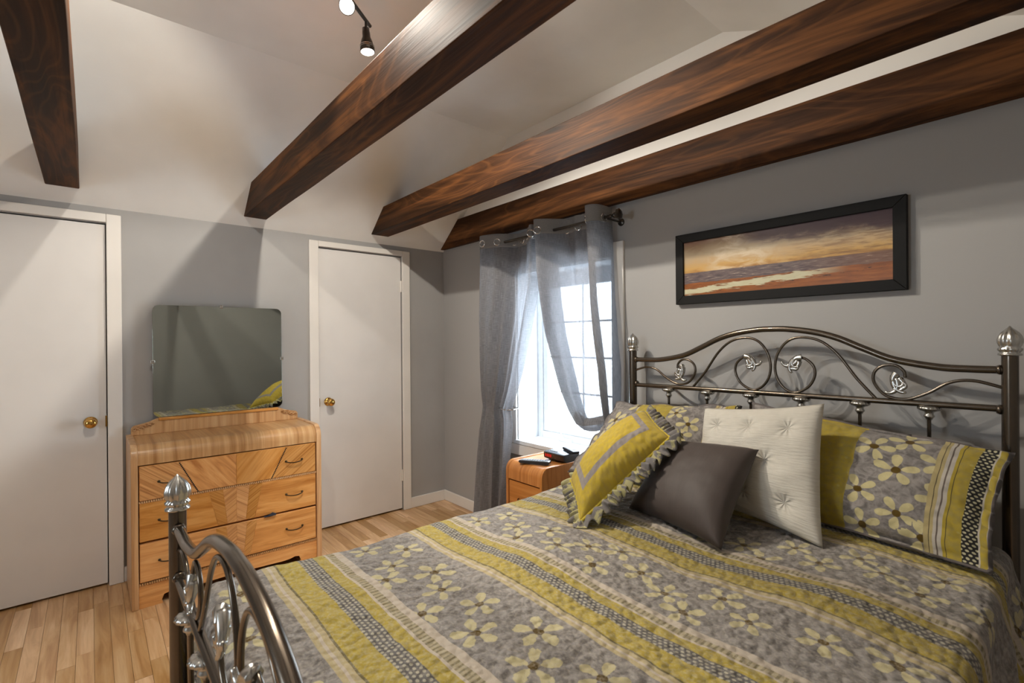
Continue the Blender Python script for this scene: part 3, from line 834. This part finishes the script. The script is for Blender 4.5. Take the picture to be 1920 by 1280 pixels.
# ------------------------------------------------------------------ pillows
def pillow_mesh(c4, thick, n=44, k=.07, flange=0., back=.6, power=.42, wr=.004, seed=0., dent=None, sag=0.):
    """closed cushion between four 3-D corners (BL, BR, TR, TL); returns mesh builder and (u, v) per vertex"""
    P = [Vector(c) for c in c4]
    nrm = (P[1]-P[0]).cross(P[3]-P[0]).normalized()
    vs, uv, fs = [], [], []
    def pt(i, j, sgn):
        a, b = 2*i/n-1, 2*j/n-1
        fa = 1-flange
        ai, bi = min(abs(a)/fa, 1), min(abs(b)/fa, 1)
        h = ((1-ai**2.2)*(1-bi**2.2))
        h = max(h, 0)**power
        a2 = a*(1-k*(1-b*b)*abs(a)); b2 = b*(1-k*(1-a*a)*abs(b))
        u, v = (a2+1)/2, (b2+1)/2
        p = P[0]*(1-u)*(1-v)+P[1]*u*(1-v)+P[2]*u*v+P[3]*(1-u)*v
        w1 = noise.noise((u*6+seed, v*6, 3.+sgn))*wr + noise.noise((u*15+seed, v*15, 7.+sgn))*wr*.4
        hh = thick*h*(1. if sgn > 0 else back)
        if dent:
            for du, dv, dp, ds in dent:
                q = (u-du)**2+(v-dv)**2
                ang = math.atan2(v-dv, u-du)
                hh -= dp*math.exp(-q/ds**2)*(1 if sgn > 0 else .3)
        if flange:
            e = max(ai-.0, bi-.0)
            if max(abs(a), abs(b)) > fa: hh += .010*math.sin((i+j*1.3)*.28+seed)
        p = p + nrm*(sgn*hh + w1*(h if not flange else max(h, .5)))
        p = p + nrm*(0.0018*sgn)
        p.z -= sag*(1-abs(a))*max(0, b)
        p.z = max(p.z, quilt_pt(p.x, p.y)[2]+.002)
        return p, (i/n, j/n)
    idx = {}
    for sgn in (1, -1):
        for j in range(n+1):
            for i in range(n+1):
                edge = i in (0, n) or j in (0, n)
                if sgn < 0 and edge: idx[(sgn, i, j)] = idx[(1, i, j)]; continue
                p, q = pt(i, j, sgn); idx[(sgn, i, j)] = len(vs); vs.append(p); uv.append(q)
        for j in range(n):
            for i in range(n):
                q = (idx[(sgn, i, j)], idx[(sgn, i+1, j)], idx[(sgn, i+1, j+1)], idx[(sgn, i, j+1)])
                fs.append(q if sgn > 0 else q[::-1])
    m = MB(); m.add(vs, fs); return m, uv, nrm

def sham_material(name, bands):
    """bands: left/right edges of the yellow middle panel, then the outer stripes, in cloth metres from the middle"""
    g = cloth(name)
    s, t, _ = g.sep(g.attr('pat'))
    v2 = g.comb(s, t)
    wv = g.ma('MULTIPLY', g.ma('SUBTRACT', g.noise(v2, 7, 2), .5), .012)
    a = g.ma('ADD', g.ma('ABSOLUTE', s), wv)
    u = g.ma('DIVIDE', a, .5, clamp=True)
    n = g.noise(v2, 60, 3)
    ye = g.mix(g.smooth(n, .3, .7), YEL, YEL2)
    ye = g.mix(g.smooth(g.voro(v2, 26), .10, .16, .30, 0.), ye, (.55, .48, .2))
    b = bands; K = lambda x: x/.5
    tan, lt = (.44, .36, .18), (.50, .46, .40)
    g0 = b[1]
    band = g.ramp(u, [(0, YEL), (K(b[0]), (.2,.2,.2)), (K(b[1]), tan), (K(b[1]+.012), (.10, .08, .05)), (K(b[1]+.014), tan), (K(b[1]+.022), lt), (K(b[1]+.030), (.15, .12, .10)), (K(b[1]+.033), lt), (K(b[1]+.042), YEL),
                      (K(b[1]+.050), (.10, .08, .04)), (K(b[1]+.052), YEL), (K(b[2]), (.030, .028, .027)), (K(b[3]), lt), (K(b[3]+.004), YEL), (K(b[4]), lt), (K(b[4]+.006), (.23, .205, .195))], 'CONSTANT')
    isye = g.ramp(u, [(0, (1,1,1)), (K(b[0]), (0,0,0)), (K(b[1]+.052), (1,1,1)), (K(b[2]), (0,0,0)), (K(b[3]+.004), (1,1,1)), (K(b[4]), (0,0,0))], 'CONSTANT')
    isfl = g.ramp(u, [(0, (0,0,0)), (K(b[0]), (1,1,1)), (K(b[1]), (0,0,0))], 'CONSTANT')
    isdot = g.ramp(u, [(0, (0,0,0)), (K(b[2]), (1,1,1)), (K(b[3]), (0,0,0))], 'CONSTANT')
    col = g.mix(isye, band, ye)
    col = g.mix(g.ma('MULTIPLY', dots(g, s, t, .0135), isdot), col, (.56, .52, .34))
    col = g.mix(isfl, col, grey_floral(g, v2, 1.0, .10))
    hem = g.sep(g.attr('hem'))[0]
    col = g.mix(g.ma('LESS_THAN', hem, .009), col, (.15, .13, .125))
    g.set(Base_Color=col)
    quilt_bump(g, v2, 34, .40)
    return g.m
def make_sham(c4, mid_u, W, H, flowers, mat, label, seed, thick):
    m, uv, _ = pillow_mesh(c4, thick, n=60, k=.05, flange=.085, power=.5, wr=.014, seed=seed, back=.5)
    o = m.build('pillow_sham', mat, smooth=True)
    set_pattern(o, [((u-mid_u)*W, (v-.5)*H, 0.) for u, v in uv], [((u-mid_u)*W, (v-.5)*H) for u, v in flowers], .058, int(seed))
    at = o.data.attributes.new('hem', 'FLOAT_VECTOR', 'POINT')
    at.data.foreach_set('vector', np.array([(min(min(u, 1-u)*W, min(v, 1-v)*H), 0, 0) for u, v in uv], dtype=np.float32).ravel())
    tag(o, label, 'pillow', 'quilted pillow shams against the headboard')
    return o
M_sham = sham_material('sham_cotton', (.092, .300, .386, .418, .438))
# right sham: yellow middle ends at u=.525 of .735 m width
make_sham([(2.66, -.385, .712), (3.415, -.455, .712), (3.440, -.165, 1.005), (2.66, -.165, 1.085)], .405, .755, .46,
          [(.70, .88), (.595, .75), (.685, .58), (.57, .35), (.715, .23), (.825, .72), (.60, .08), (.84, .42), (.80, .10), (.09, .8), (.15, .5), (.06, .2), (.2, .2)], M_sham,
          'grey and yellow daisy pillow sham standing behind the square white cushion', 11, .075)
make_sham([(1.955, -.57, .728), (2.610, -.37, .716), (2.610, -.155, 1.070), (1.945, -.165, 1.02)], .415, .71, .47,
          [(.14, .65), (.27, .90), (.60, .93), (.60, .77), (.06, .40), (.175, .43), (.72, .62), (.70, .48), (.12, .2), (.2, .1), (.6, .3), (.66, .1)], M_sham,
          'grey and yellow daisy pillow sham standing behind the ruffled yellow cushion', 23, .075)

# white tufted cushion
gw = cloth('white_crinkled_cotton')
pv = gw.attr('pat'); s, t_, _ = gw.sep(pv)
gw.set(Base_Color=gw.mix(gw.noise(pv, 30, 3), (.60, .565, .49), (.68, .645, .57)))
dn = None
for (cu, cv) in [(.2, .8), (.5, .8), (.8, .8), (.35, .5), (.66, .52), (.2, .22), (.5, .22), (.8, .22)]:
    ax = gw.ma('SUBTRACT', s, cu*.5); ay = gw.ma('SUBTRACT', t_, cv*.47)
    rr_ = gw.ma('SQRT', gw.ma('ADD', gw.ma('MULTIPLY', ax, ax), gw.ma('MULTIPLY', ay, ay)))
    sw = gw.ma('COSINE', gw.ma('MULTIPLY', gw.ma('ARCTAN2', ay, ax), 9.0))
    hh = gw.ma('MULTIPLY', gw.smooth(rr_, 0.0, .07, 1., 0.), gw.ma('SUBTRACT', gw.ma('MULTIPLY', sw, .22), .55))
    dn = hh if dn is None else gw.ma('ADD', dn, hh)
gw.bump(gw.ma('ADD', dn, gw.ma('MULTIPLY', gw.noise(gw.scale(pv, (20, 160, 1)), 1, 3), .35)), .65, .014)
m, uv, _ = pillow_mesh([(2.555, -.435, .712), (3.045, -.575, .702), (2.982, -.345, 1.127), (2.538, -.343, 1.067)], .075, n=48, k=.055, wr=.008, seed=5., back=.5,
     dent=[(.2, .8, .012, .05), (.5, .8, .012, .05), (.8, .8, .012, .05), (.35, .5, .012, .05), (.66, .52, .012, .05), (.5, .22, .012, .05), (.8, .22, .012, .05)])
o = m.build('cushion', gw.m, smooth=True)
set_pattern(o, [(u*.5, v*.47, 0.) for u, v in uv], [(9., 9.)], .05, 1)
tag(o, 'square off-white tufted cushion leaning on the right sham', 'cushion')
# brown satin cushion
gb_ = G('brown_satin', .58, .35)
pv = gb_.attr('pat')
gb_.set(Base_Color=gb_.mix(gb_.noise(gb_.scale(pv, (90, 12, 1)), 1, 3), (.060, .047, .042), (.082, .064, .057)))
gb_.b.inputs['Sheen Weight'].default_value = .06; gb_.b.inputs['Sheen Roughness'].default_value = .35
gb_.bump(gb_.noise(gb_.scale(pv, (700, 60, 1)), 1, 2), .12, .002)
m, uv, _ = pillow_mesh([(2.435, -.735, .708), (2.848, -.835, .706), (2.825, -.505, .962), (2.445, -.45, .925)], .088, n=44, k=.08, wr=.003, seed=9., back=.55)
o = m.build('cushion', gb_.m, smooth=True)
set_pattern(o, [(u*.42, v*.42, 0.) for u, v in uv], [(9., 9.)], .05, 1)
tag(o, 'dark brown satin cushion in front of the square white one', 'cushion')
# yellow ruffled cushion
gy = cloth('yellow_quilted_cotton')
pv = gy.attr('pat'); s, t_, _ = gy.sep(pv)
YW, YH = .50, .31
ds = gy.ma('MINIMUM', gy.ma('MINIMUM', s, gy.ma('SUBTRACT', YW, s)), gy.ma('MINIMUM', t_, gy.ma('SUBTRACT', YH, t_)))
n = gy.noise(pv, 55, 4, .6)
ye = gy.mix(gy.smooth(n, .3, .7), (.56, .41, .045), (.46, .345, .075))
gr_ = gy.mix(n, (.24, .21, .20), (.36, .32, .30))
inb = gy.ma('MULTIPLY', gy.ma('GREATER_THAN', ds, .056), gy.ma('LESS_THAN', ds, .084))
gy.set(Base_Color=gy.mix(inb, ye, gr_)); quilt_bump(gy, pv, 40, .35)
yc4 = [(2.43, -1.01, .722), (2.53, -.60, .976), (2.305, -.425, 1.035), (2.215, -.825, .785)]
yroot = empty('cushion', (2.37, -.72, .72), 'small yellow cushion with grey band and ruffled edge leaning on the left sham', 'cushion')
m, uv, ynrm = pillow_mesh(yc4, .105, n=44, k=.04, wr=.006, seed=31., back=.4, power=.5)
o = part(m, 'cover', gy.m, yroot, smooth=True)
set_pattern(o, [(u*YW, v*YH, 0.) for u, v in uv], [(9., 9.)], .05, 1)
P = [Vector(c) for c in yc4]; yk = .04
def yedge(a, b):
    a2 = a*(1-yk*(1-b*b)*abs(a)); b2 = b*(1-yk*(1-a*a)*abs(b)); u, v = (a2+1)/2, (b2+1)/2
    return P[0]*(1-u)*(1-v)+P[1]*u*(1-v)+P[2]*u*v+P[3]*(1-u)*v
loop = []; NR = 60
for k in range(NR): loop.append((-1+2*k/NR, -1))
for k in range(int(NR*.66)): loop.append((1, -1+2*k/(NR*.66)))
for k in range(NR): loop.append((1-2*k/NR, 1))
for k in range(int(NR*.66)): loop.append((-1, 1-2*k/(NR*.66)))
ring = [yedge(a, b) for a, b in loop]
part(MB().tube(ring, .0058, 8, closed=True), 'piping', plain('yellow_piping', (.52, .40, .04), .8), yroot, smooth=True)
gru = cloth('ruffle_cotton')
pr = gru.n('ShaderNodeTexCoord').outputs['Object']
nn = gru.noise(pr, 26, 3, .6, .5)
gru.set(Base_Color=gru.mix(gru.smooth(nn, .50, .58), gru.mix(gru.noise(pr, 60, 3), (.12, .11, .105), (.27, .25, .24)), (.46, .42, .22)))
cy = sum(ring, Vector())/len(ring); nl = len(ring)*4
rv_ = MB(); vs = []; NW = 6
for k in range(nl):
    q = k/4; i = int(q); fq = q-i
    p = ring[i % len(ring)]*(1-fq)+ring[(i+1) % len(ring)]*fq
    tan_ = (ring[(i+1) % len(ring)]-ring[i % len(ring)]).normalized()
    outd = tan_.cross(ynrm).normalized()
    if outd.dot(p-cy) < 0: outd = -outd
    cornerish = min((p-c).length for c in P)
    rad_ = (p-cy).normalized()
    wgt = math.exp(-(cornerish/.035)**2)
    outd = (outd*(1-wgt)+rad_*wgt).normalized()
    for j in range(NW+1):
        f = j/NW
        wv = math.sin(k*.40+1.6*math.sin(k*.083))*(.003+.013*f)
        rp = (p + outd*(.046*f*(1+.10*math.sin(k*.23))) + ynrm*(wv - .012*f*f) + tan_*(.007*f*math.sin(k*.40+1.2)))
        rp.z = max(rp.z, quilt_pt(rp.x, rp.y)[2]+.003); vs.append(rp)
fs = [(k*(NW+1)+j, ((k+1) % nl)*(NW+1)+j, ((k+1) % nl)*(NW+1)+j+1, k*(NW+1)+j+1) for k in range(nl) for j in range(NW)]
rv_.add(vs, fs)
o = part(rv_, 'ruffle', gru.m, yroot, smooth=True)
so = o.modifiers.new('thick', 'SOLIDIFY'); so.thickness = .002
o['label'] = 'gathered grey and cream print ruffle'

# ------------------------------------------------------------------ painting
gp = G('seascape_print', .35, .4)
u, v, _ = gp.sep(gp.attr('g'))
ar = gp.comb(gp.ma('MULTIPLY', u, 3.1), v)
n1 = gp.noise(gp.scale(ar, (1.2, 3.2, 1)), 2.2, 5, .6, .8); n2 = gp.noise(gp.scale(ar, (1.0, 9, 1)), 3.0, 4, .6, .5)
n3 = gp.noise(gp.scale(ar, (1.6, 14, 1)), 3.2, 4, .65, .4)
vs_ = gp.ma('ADD', v, gp.ma('MULTIPLY', gp.ma('SUBTRACT', n1, .5), .28))
sky = gp.ramp(vs_, [(.38, (.30, .13, .03)), (.48, (.50, .30, .09)), (.60, (.44, .30, .15)), (.74, (.40, .31, .20)), (.90, (.26, .17, .10)), (1.0, (.20, .10, .07))])
glow = gp.ma('MULTIPLY', gp.smooth(u, .10, .26, 0, 1), gp.smooth(u, .34, .62, 1, 0))
sky = gp.mix(gp.ma('MULTIPLY', gp.ma('MULTIPLY', glow, gp.smooth(n1, .36, .66)), .75), sky, (.62, .52, .38))
brown = gp.ma('MULTIPLY', gp.smooth(u, .45, .8), gp.smooth(n2, .40, .65))
sky = gp.mix(gp.ma('MULTIPLY', brown, .7), sky, (.17, .09, .045))
pur = gp.ma('MULTIPLY', gp.smooth(gp.ma('ADD', vs_, gp.ma('MULTIPLY', u, .10)), .76, .94), gp.smooth(u, .25, .45))
sky = gp.mix(gp.ma('MULTIPLY', pur, .9), sky, (.045, .018, .030))
sea = gp.ramp(n3, [(.30, (.045, .035, .045)), (.5, (.12, .085, .085)), (.62, (.17, .13, .12)), (.72, (.50, .40, .30))])
sea = gp.mix(gp.smooth(u, .55, 1.0, 0, .55), sea, (.20, .085, .03))
sand = gp.ramp(n2, [(.3, (.16, .048, .010)), (.6, (.27, .085, .016)), (.8, (.34, .13, .03))])
pl_ = gp.ma('ADD', gp.ma('MULTIPLY', gp.ma('SUBTRACT', u, .4), .20), gp.ma('MULTIPLY', gp.ma('SUBTRACT', n2, .5), .20))
pd = gp.ma('ABSOLUTE', gp.ma('SUBTRACT', v, gp.ma('ADD', pl_, .15)))
pool = gp.ma('MULTIPLY', gp.smooth(pd, .035, .055, 1, 0), gp.smooth(u, .62, .85, 1, 0))
sand = gp.mix(pool, sand, gp.mix(n1, (.42, .40, .26), (.60, .56, .40)))
rk = gp.ma('MULTIPLY', gp.smooth(pd, .02, .06, 0, 1), gp.ma('MULTIPLY', gp.smooth(pd, .07, .10, 1, 0), gp.smooth(n3, .56, .62)))
sand = gp.mix(rk, sand, (.02, .012, .008))
shore = gp.ma('ADD', gp.ma('MULTIPLY', u, .04), gp.ma('ADD', .225, gp.ma('MULTIPLY', gp.ma('SUBTRACT', n2, .5), .06)))
low = gp.mix(gp.ma('GREATER_THAN', v, shore), sand, sea)
img = gp.mix(gp.smooth(v, .415, .425), low, sky)
gp.set(Base_Color=img)
PX0, PX1, PZ0, PZ1 = 2.219, 3.156, 1.534, 1.886
pa = empty('framed_picture', (2.687, 0, 1.71), 'wide seascape picture in a black frame above the headboard', 'picture')
fw = .042
for nm, poly in (('t', [(PX0, PZ1), (PX0+fw, PZ1-fw), (PX1-fw, PZ1-fw), (PX1, PZ1)]), ('b', [(PX0, PZ0), (PX1, PZ0), (PX1-fw, PZ0+fw), (PX0+fw, PZ0+fw)]),
                 ('l', [(PX0, PZ0), (PX0+fw, PZ0+fw), (PX0+fw, PZ1-fw), (PX0, PZ1)]), ('r', [(PX1, PZ0), (PX1, PZ1), (PX1-fw, PZ1-fw), (PX1-fw, PZ0+fw)])):
    part(MB().prism(poly, 'y', -.030, -.003), 'frame_bar', M_frame, pa, bevel=.002)
part(MB().box(PX0+fw-.004, PX1-fw+.004, -.020, -.004, PZ0+fw-.004, PZ1-fw+.004), 'print', gp.m, pa,
     grain=lambda p: ((p[0]-PX0-fw)/(PX1-PX0-2*fw), (p[2]-PZ0-fw)/(PZ1-PZ0-2*fw), 0.))

# ------------------------------------------------------------------ curtain rod and curtains
ROD_Y, ROD_Z = -.122, 2.040
rod = empty('curtain_rod', (1.27, ROD_Y, ROD_Z), 'dark bronze curtain rod with knob finial above the window', 'curtain rod')
part(MB().tube([(.752, ROD_Y, ROD_Z), (1.880, ROD_Y, ROD_Z)], .009, 14), 'pole', M_bronze, rod)
part(MB().lathe([(.010, 0), (.013, .004), (.010, .010), (.008, .016), (.014, .026), (.016, .034), (.012, .040), (.010, .046), (.024, .052), (.030, .058), (.030, .064), (.022, .070), (.006, .074)],
     (1.876, ROD_Y, ROD_Z), (1, 0, 0), 26, mod=lambda r, z, a: r*(1+.08*math.cos(8*a)) if z > .05 else r), 'finial', M_bronze, rod, smooth=True)
for bx in (.775, 1.862):
    bk_ = MB().tube([(bx, ROD_Y, ROD_Z-.010), (bx, -.03, ROD_Z-.012), (bx, -.003, ROD_Z-.012)], .006, 10).lathe([(.022, 0), (.020, .006), (.008, .010)], (bx, -.0005, ROD_Z-.012), (0, -1, 0), 18)
    part(bk_, 'bracket', M_bronze, rod)

gc_ = G('sheer_grey_linen', .85, .15)
tc = gc_.attr('g')
wr = gc_.noise(gc_.scale(tc, (420, 14, 1)), 1, 3, .6); wr2 = gc_.noise(gc_.scale(tc, (16, 520, 1)), 1, 3, .6)
weave = gc_.ma('MULTIPLY', gc_.ma('ADD', wr, wr2), .5)
ccol = gc_.mix(gc_.smooth(weave, .36, .64), (.13, .126, .13), (.29, .285, .295))
gc_.set(Base_Color=ccol)
tl = gc_.n('ShaderNodeBsdfTranslucent'); gc_.link((.30, .31, .34), tl.inputs['Color'])
tp_ = gc_.n('ShaderNodeBsdfTransparent'); gc_.link((.90, .93, .97), tp_.inputs['Color'])
m1 = gc_.n('ShaderNodeMixShader'); m1.inputs[0].default_value = .20
gc_.nt.links.new(gc_.b.outputs[0], m1.inputs[1]); gc_.nt.links.new(tl.outputs[0], m1.inputs[2])
m2 = gc_.n('ShaderNodeMixShader')
gc_.link(gc_.smooth(weave, .35, .65, .15, .04), m2.inputs[0])
gc_.nt.links.new(m1.outputs[0], m2.inputs[1]); gc_.nt.links.new(tp_.outputs[0], m2.inputs[2])
gc_.nt.links.new(m2.outputs[0], gc_.nt.nodes['Material Output'].inputs[0])
gc_.bump(weave, .25, .002)
M_curt = gc_.m
gh = G('grey_linen_header', .85, .15); th_ = gh.attr('g')
gh.set(Base_Color=gh.mix(gh.noise(gh.scale(th_, (200, 200, 1)), 1, 2), (.17, .165, .165), (.27, .265, .265)))
M_head = gh.m

def interp(keys, z):
    ks = sorted(keys); return float(np.interp(z, [k[0] for k in ks], [k[1] for k in ks]))
def curtain(name, label, zt, zb_fn, xl, xr, prof, amp, ph0, yoff, rings, fullness):
    """xl/xr/amp/yoff: (z, value) keys; prof: (u, x fraction, depth -1..1) of the folds"""
    PK = crom([(p[0], p[1], p[2]) for p in prof], 10)
    pu, px_, py_ = [p.x for p in PK], [p.y for p in PK], [p.z for p in PK]
    root = empty(name, ((interp(xl, zt)+interp(xr, zt))/2, ROD_Y, zt), label, 'curtain', 'grey sheer window curtains')
    NU, NV = 150, 120
    def pt(u, z):
        a, b = interp(xl, z), interp(xr, z)
        am = interp(amp, z)
        xf, yn = float(np.interp(u, pu, px_)), float(np.interp(u, pu, py_))
        low = min(1, (zt-z)*1.3)
        y = ROD_Y + interp(yoff, z) + am*yn + (.003+.010*low)*math.sin(u*44+ph0+1.5*math.sin(z*2.1))
        x = a+(b-a)*xf + .006*low*math.sin(u*31+z*2.0)
        x += .006*noise.noise((u*5, z*3, ph0))
        return (x, min(y, -.024), z)
    def fn(u, v):
        zb_ = zb_fn(u); return pt(u, zt-.075+(zb_-(zt-.075))*v)
    mb_ = MB().grid(fn, NU, NV)
    part(mb_, 'cloth', M_curt, root, smooth=True)
    co = root.children[0].data
    at = co.attributes.new('g', 'FLOAT_VECTOR', 'POINT')
    gv = np.array([(i/NU*fullness, j/NV*1.9, 0.) for j in range(NV+1) for i in range(NU+1)], dtype=np.float32); at.data.foreach_set('vector', gv.ravel())
    hd = MB().grid(lambda u, v: pt(u, zt+.012-.092*v), NU, 8)
    h = part(hd, 'header_band', M_head, root, smooth=True)
    at = h.data.attributes.new('g', 'FLOAT_VECTOR', 'POINT')
    gv = np.array([(i/NU*fullness, j/8*.09, 0.) for j in range(9) for i in range(NU+1)], dtype=np.float32); at.data.foreach_set('vector', gv.ravel())
    s_ = h.modifiers.new('thick', 'SOLIDIFY'); s_.thickness = .003
    for u in rings:
        p = Vector(pt(u, ROD_Z)); q = Vector(pt(u+.004, ROD_Z)); tn = (q-p).normalized()
        nn_ = Vector((tn.y, -tn.x, 0)).normalized()
        e1, e2 = tn, Vector((0, 0, 1))
        ring_ = [p + (e1*math.cos(2*PI*k/24)+e2*math.sin(2*PI*k/24))*.0215 for k in range(24)]
        part(MB().tube(ring_, .0045, 8, closed=True), 'eyelet', M_chrome, h, smooth=True)
    return root
# left panel: gathered by a tie at z=.88, then falling to the floor
lroot = curtain('curtain', 'grey sheer curtain tied back on the corner side of the window, falling to the floor', 2.085, lambda u: .02,
        [(2.1, .758), (1.6, .750), (1.2, .738), (.9, .735), (.5, .700), (.02, .655)],
        [(2.1, 1.300), (1.9, 1.295), (1.7, 1.275), (1.4, 1.198), (1.15, 1.125), (1.0, 1.070), (.9, 1.028), (.87, 1.015), (.80, 1.030), (.6, 1.005), (.3, .965), (.02, .93)],
        [(0, .03, 1), (.09, 0, 0), (.19, .06, -1), (.32, .26, -.85), (.44, .40, 0), (.54, .47, .85), (.70, .66, .7), (.82, .82, .1), (.92, .97, -.6), (1, 1.0, .3)], [(2.1, .080), (1.5, .075), (1.0, .045), (.88, .026), (.7, .050), (.02, .065)], 2.2, [(2.1, 0), (.02, 0)], (.10, .24, .38, .52, .66, .80, .93), 1.4)
tieP = [(.86, -.06, .885), (.90, -.125, .886), (.96, -.145, .882), (1.02, -.13, .884), (1.037, -.095, .886), (1.0, -.03, .884), (.93, -.022, .884)]
tag(MB().tube(crom(tieP, 6, closed=True), .004, 8, closed=True).build('curtain_tie', M_chrome, smooth=True), 'thin metal tieback looped around the gathered curtain near the corner', 'tieback')
# right panel: swept to the right, bottom tucked up in a loop behind the pillows
def rb(u):
    return float(np.interp(u, [0, .2, .45, .7, .85, 1], [.90, .865, .87, .91, .90, .40]))
curtain('curtain', 'grey sheer curtain swept up in a loop on the headboard side of the window', 2.098, rb,
        [(2.1, 1.325), (1.8, 1.345), (1.6, 1.375), (1.4, 1.42), (1.2, 1.49), (1.05, 1.555), (.95, 1.61), (.90, 1.65), (.86, 1.68), (.4, 1.80)],
        [(2.1, 1.842), (1.6, 1.868), (1.2, 1.915), (.9, 1.93), (.4, 1.92)],
        [(0, .12, 1), (.08, .03, .1), (.16, .05, -1), (.25, .17, -.5), (.36, .32, .8), (.52, .52, .6), (.66, .70, .85), (.77, .80, -.1), (.85, .86, -1), (.92, .97, -.5), (1.0, .97, .9)], [(2.1, .080), (1.5, .078), (1.1, .07), (.9, .05), (.4, .02)], 3.6, [(2.1, 0), (1.2, 0), (.9, -.02), (.4, 0)], (.05, .20, .36, .52, .68, .82, .95), 1.5)
lp = MB()
pts = crom([(1.60, -.10, .915), (1.66, -.125, .880), (1.74, -.13, .872), (1.82, -.12, .895), (1.90, -.08, .93), (1.95, -.04, .95)], 8)
lp.tube(pts, [.018+.022*math.sin(PI*min(1, k/len(pts)*1.1)) for k in range(len(pts))], 12)
cr = [o_ for o_ in bpy.data.objects if o_.name.startswith('curtain.') or o_.name == 'curtain']
cr = [o_ for o_ in cr if o_.get('label', '').endswith('headboard side of the window')][0]
part(lp, 'gathered_loop', M_curt, cr, smooth=True, grain=lambda p: (p[0]*.5, p[2], 0.))

# ------------------------------------------------------------------ nightstand, clock radio, remotes
NX0, NX1, NYF, NYB, NZ = 1.298, 1.610, -.400, -.030, .636
ns = empty('nightstand', ((NX0+NX1)/2, (NYF+NYB)/2, 0), 'small orange wooden waterfall nightstand beside the bed under the window', 'nightstand')
def nsp(yf, zt, r, yb):
    pts = [(yb, 0), (yf, 0)]
    for k in range(9):
        a = PI - k/8*PI/2
        pts.append((yf+r+r*math.cos(a), zt-r+r*math.sin(a)))
    pts.append((yb, zt)); return pts
for xa_, xb_ in ((NX0, NX0+.020), (NX1-.020, NX1)):
    part(MB().prism(nsp(NYF-.003, NZ+.002, .055, NYB), 'x', xa_, xb_), 'side_panel', M_night, ns, bevel=.004, grain='z')
outer = [(NYB, NZ-.004)]; inner = []
for k in range(11):
    a = PI/2 + k/10*PI/2; outer.append((NYF+.052+.052*math.cos(a), NZ-.056+.052*math.sin(a)))
outer.append((NYF, NZ-.105)); inner.append((NYF+.016, NZ-.105))
for k in range(11):
    a = PI - k/10*PI/2; inner.append((NYF+.052+.036*math.cos(a), NZ-.056+.036*math.sin(a)))
inner.append((NYB, NZ-.020))
part(MB().prism([(a, b) for a, b in outer+inner], 'x', NX0+.020, NX1-.020), 'top', M_night, ns, grain=lambda p: (p[1]-p[2], p[0], 0.))
for za_, zb_ in ((.335, .523), (.13, .328)):
    dw = part(MB().box(NX0+.024, NX1-.024, NYF+.004, NYB-.03, za_, zb_), 'drawer', M_night, ns, bevel=.003, grain='x')
    part(MB().tube(crom([(1.41, NYF+.003, (za_+zb_)/2), (1.42, NYF-.014, (za_+zb_)/2-.004), (1.49, NYF-.014, (za_+zb_)/2-.004), (1.50, NYF+.003, (za_+zb_)/2)], 5), .003, 8), 'handle', M_handle, dw, smooth=True)
part(MB().box(NX0+.02, NX1-.02, NYF+.02, NYB-.02, .0, .12), 'base', M_night, ns, grain='x')
# clock radio
ck = empty('clock_radio', (1.53, -.13, NZ), 'black clock radio with red display standing on the nightstand', 'clock')
part(MB().prism([(-.215, NZ+.012), (-.218, NZ+.046), (-.21, NZ+.050), (-.085, NZ+.052), (-.08, NZ+.012), (-.10, NZ), (-.19, NZ)], 'x', 1.435, 1.606), 'body', M_black, ck, bevel=.004)
part(MB().prism([(-.2155, NZ+.014), (-.2185, NZ+.045), (-.2195, NZ+.045), (-.2165, NZ+.014)], 'x', 1.441, 1.600), 'front_panel', plain('smoked_panel', (.03, .016, .013), .15), ck)
M_led = bpy.data.materials.new('red_led'); M_led.use_nodes = True
nt = M_led.node_tree; nt.nodes.remove(nt.nodes['Principled BSDF'])
em = nt.nodes.new('ShaderNodeEmission'); em.inputs[0].default_value = (1, .05, .03, 1); em.inputs[1].default_value = .55
nt.links.new(em.outputs[0], nt.nodes['Material Output'].inputs[0])
for k in range(4):
    x = 1.452+k*.014
    part(MB().box(x, x+.009, -.2205, -.2190, NZ+.022, NZ+.038), 'display_digit', M_led, ck)
for k in range(5):
    part(MB().box(1.462+k*.012, 1.469+k*.012, -.185, -.178, NZ+.0505, NZ+.054), 'button', M_key, ck)
def remote(cx, cy, z, L, W, rot, label, tilt=0.):
    rt = empty('remote_control', (cx, cy, z), label, 'remote', 'black remote controls by the bed')
    rt.rotation_euler = (0, 0, rot)
    mbp = MB()
    prof = [(-L/2, .004), (-L/2+.012, 0), (L/2-.02, 0), (L/2-.004, .004), (L/2, .016), (L/2-.006, .021), (-L/2+.005, .018), (-L/2, .012)]
    mbp.prism(prof, 'y', -W/2, W/2)
    mbp.build('body', M_black, rt, bevel=.004)
    for i in range(9):
        for j in range(3):
            x, y = -L/2+.028+i*(L-.05)/9, (j-1)*W*.28
            zt = .018+.003*(x+L/2)/L
            MB().box(x-.0038, x+.0038, y-.0042, y+.0042, zt-.002, zt+.0022).build('button', M_key, rt)
    return rt
remote(1.478, -.330, NZ, .190, .047, math.radians(28), 'black remote control lying on the nightstand top')
remote(1.575, -.125, NZ+.0525, .165, .045, math.radians(-25), 'black remote control lying on top of the clock radio')
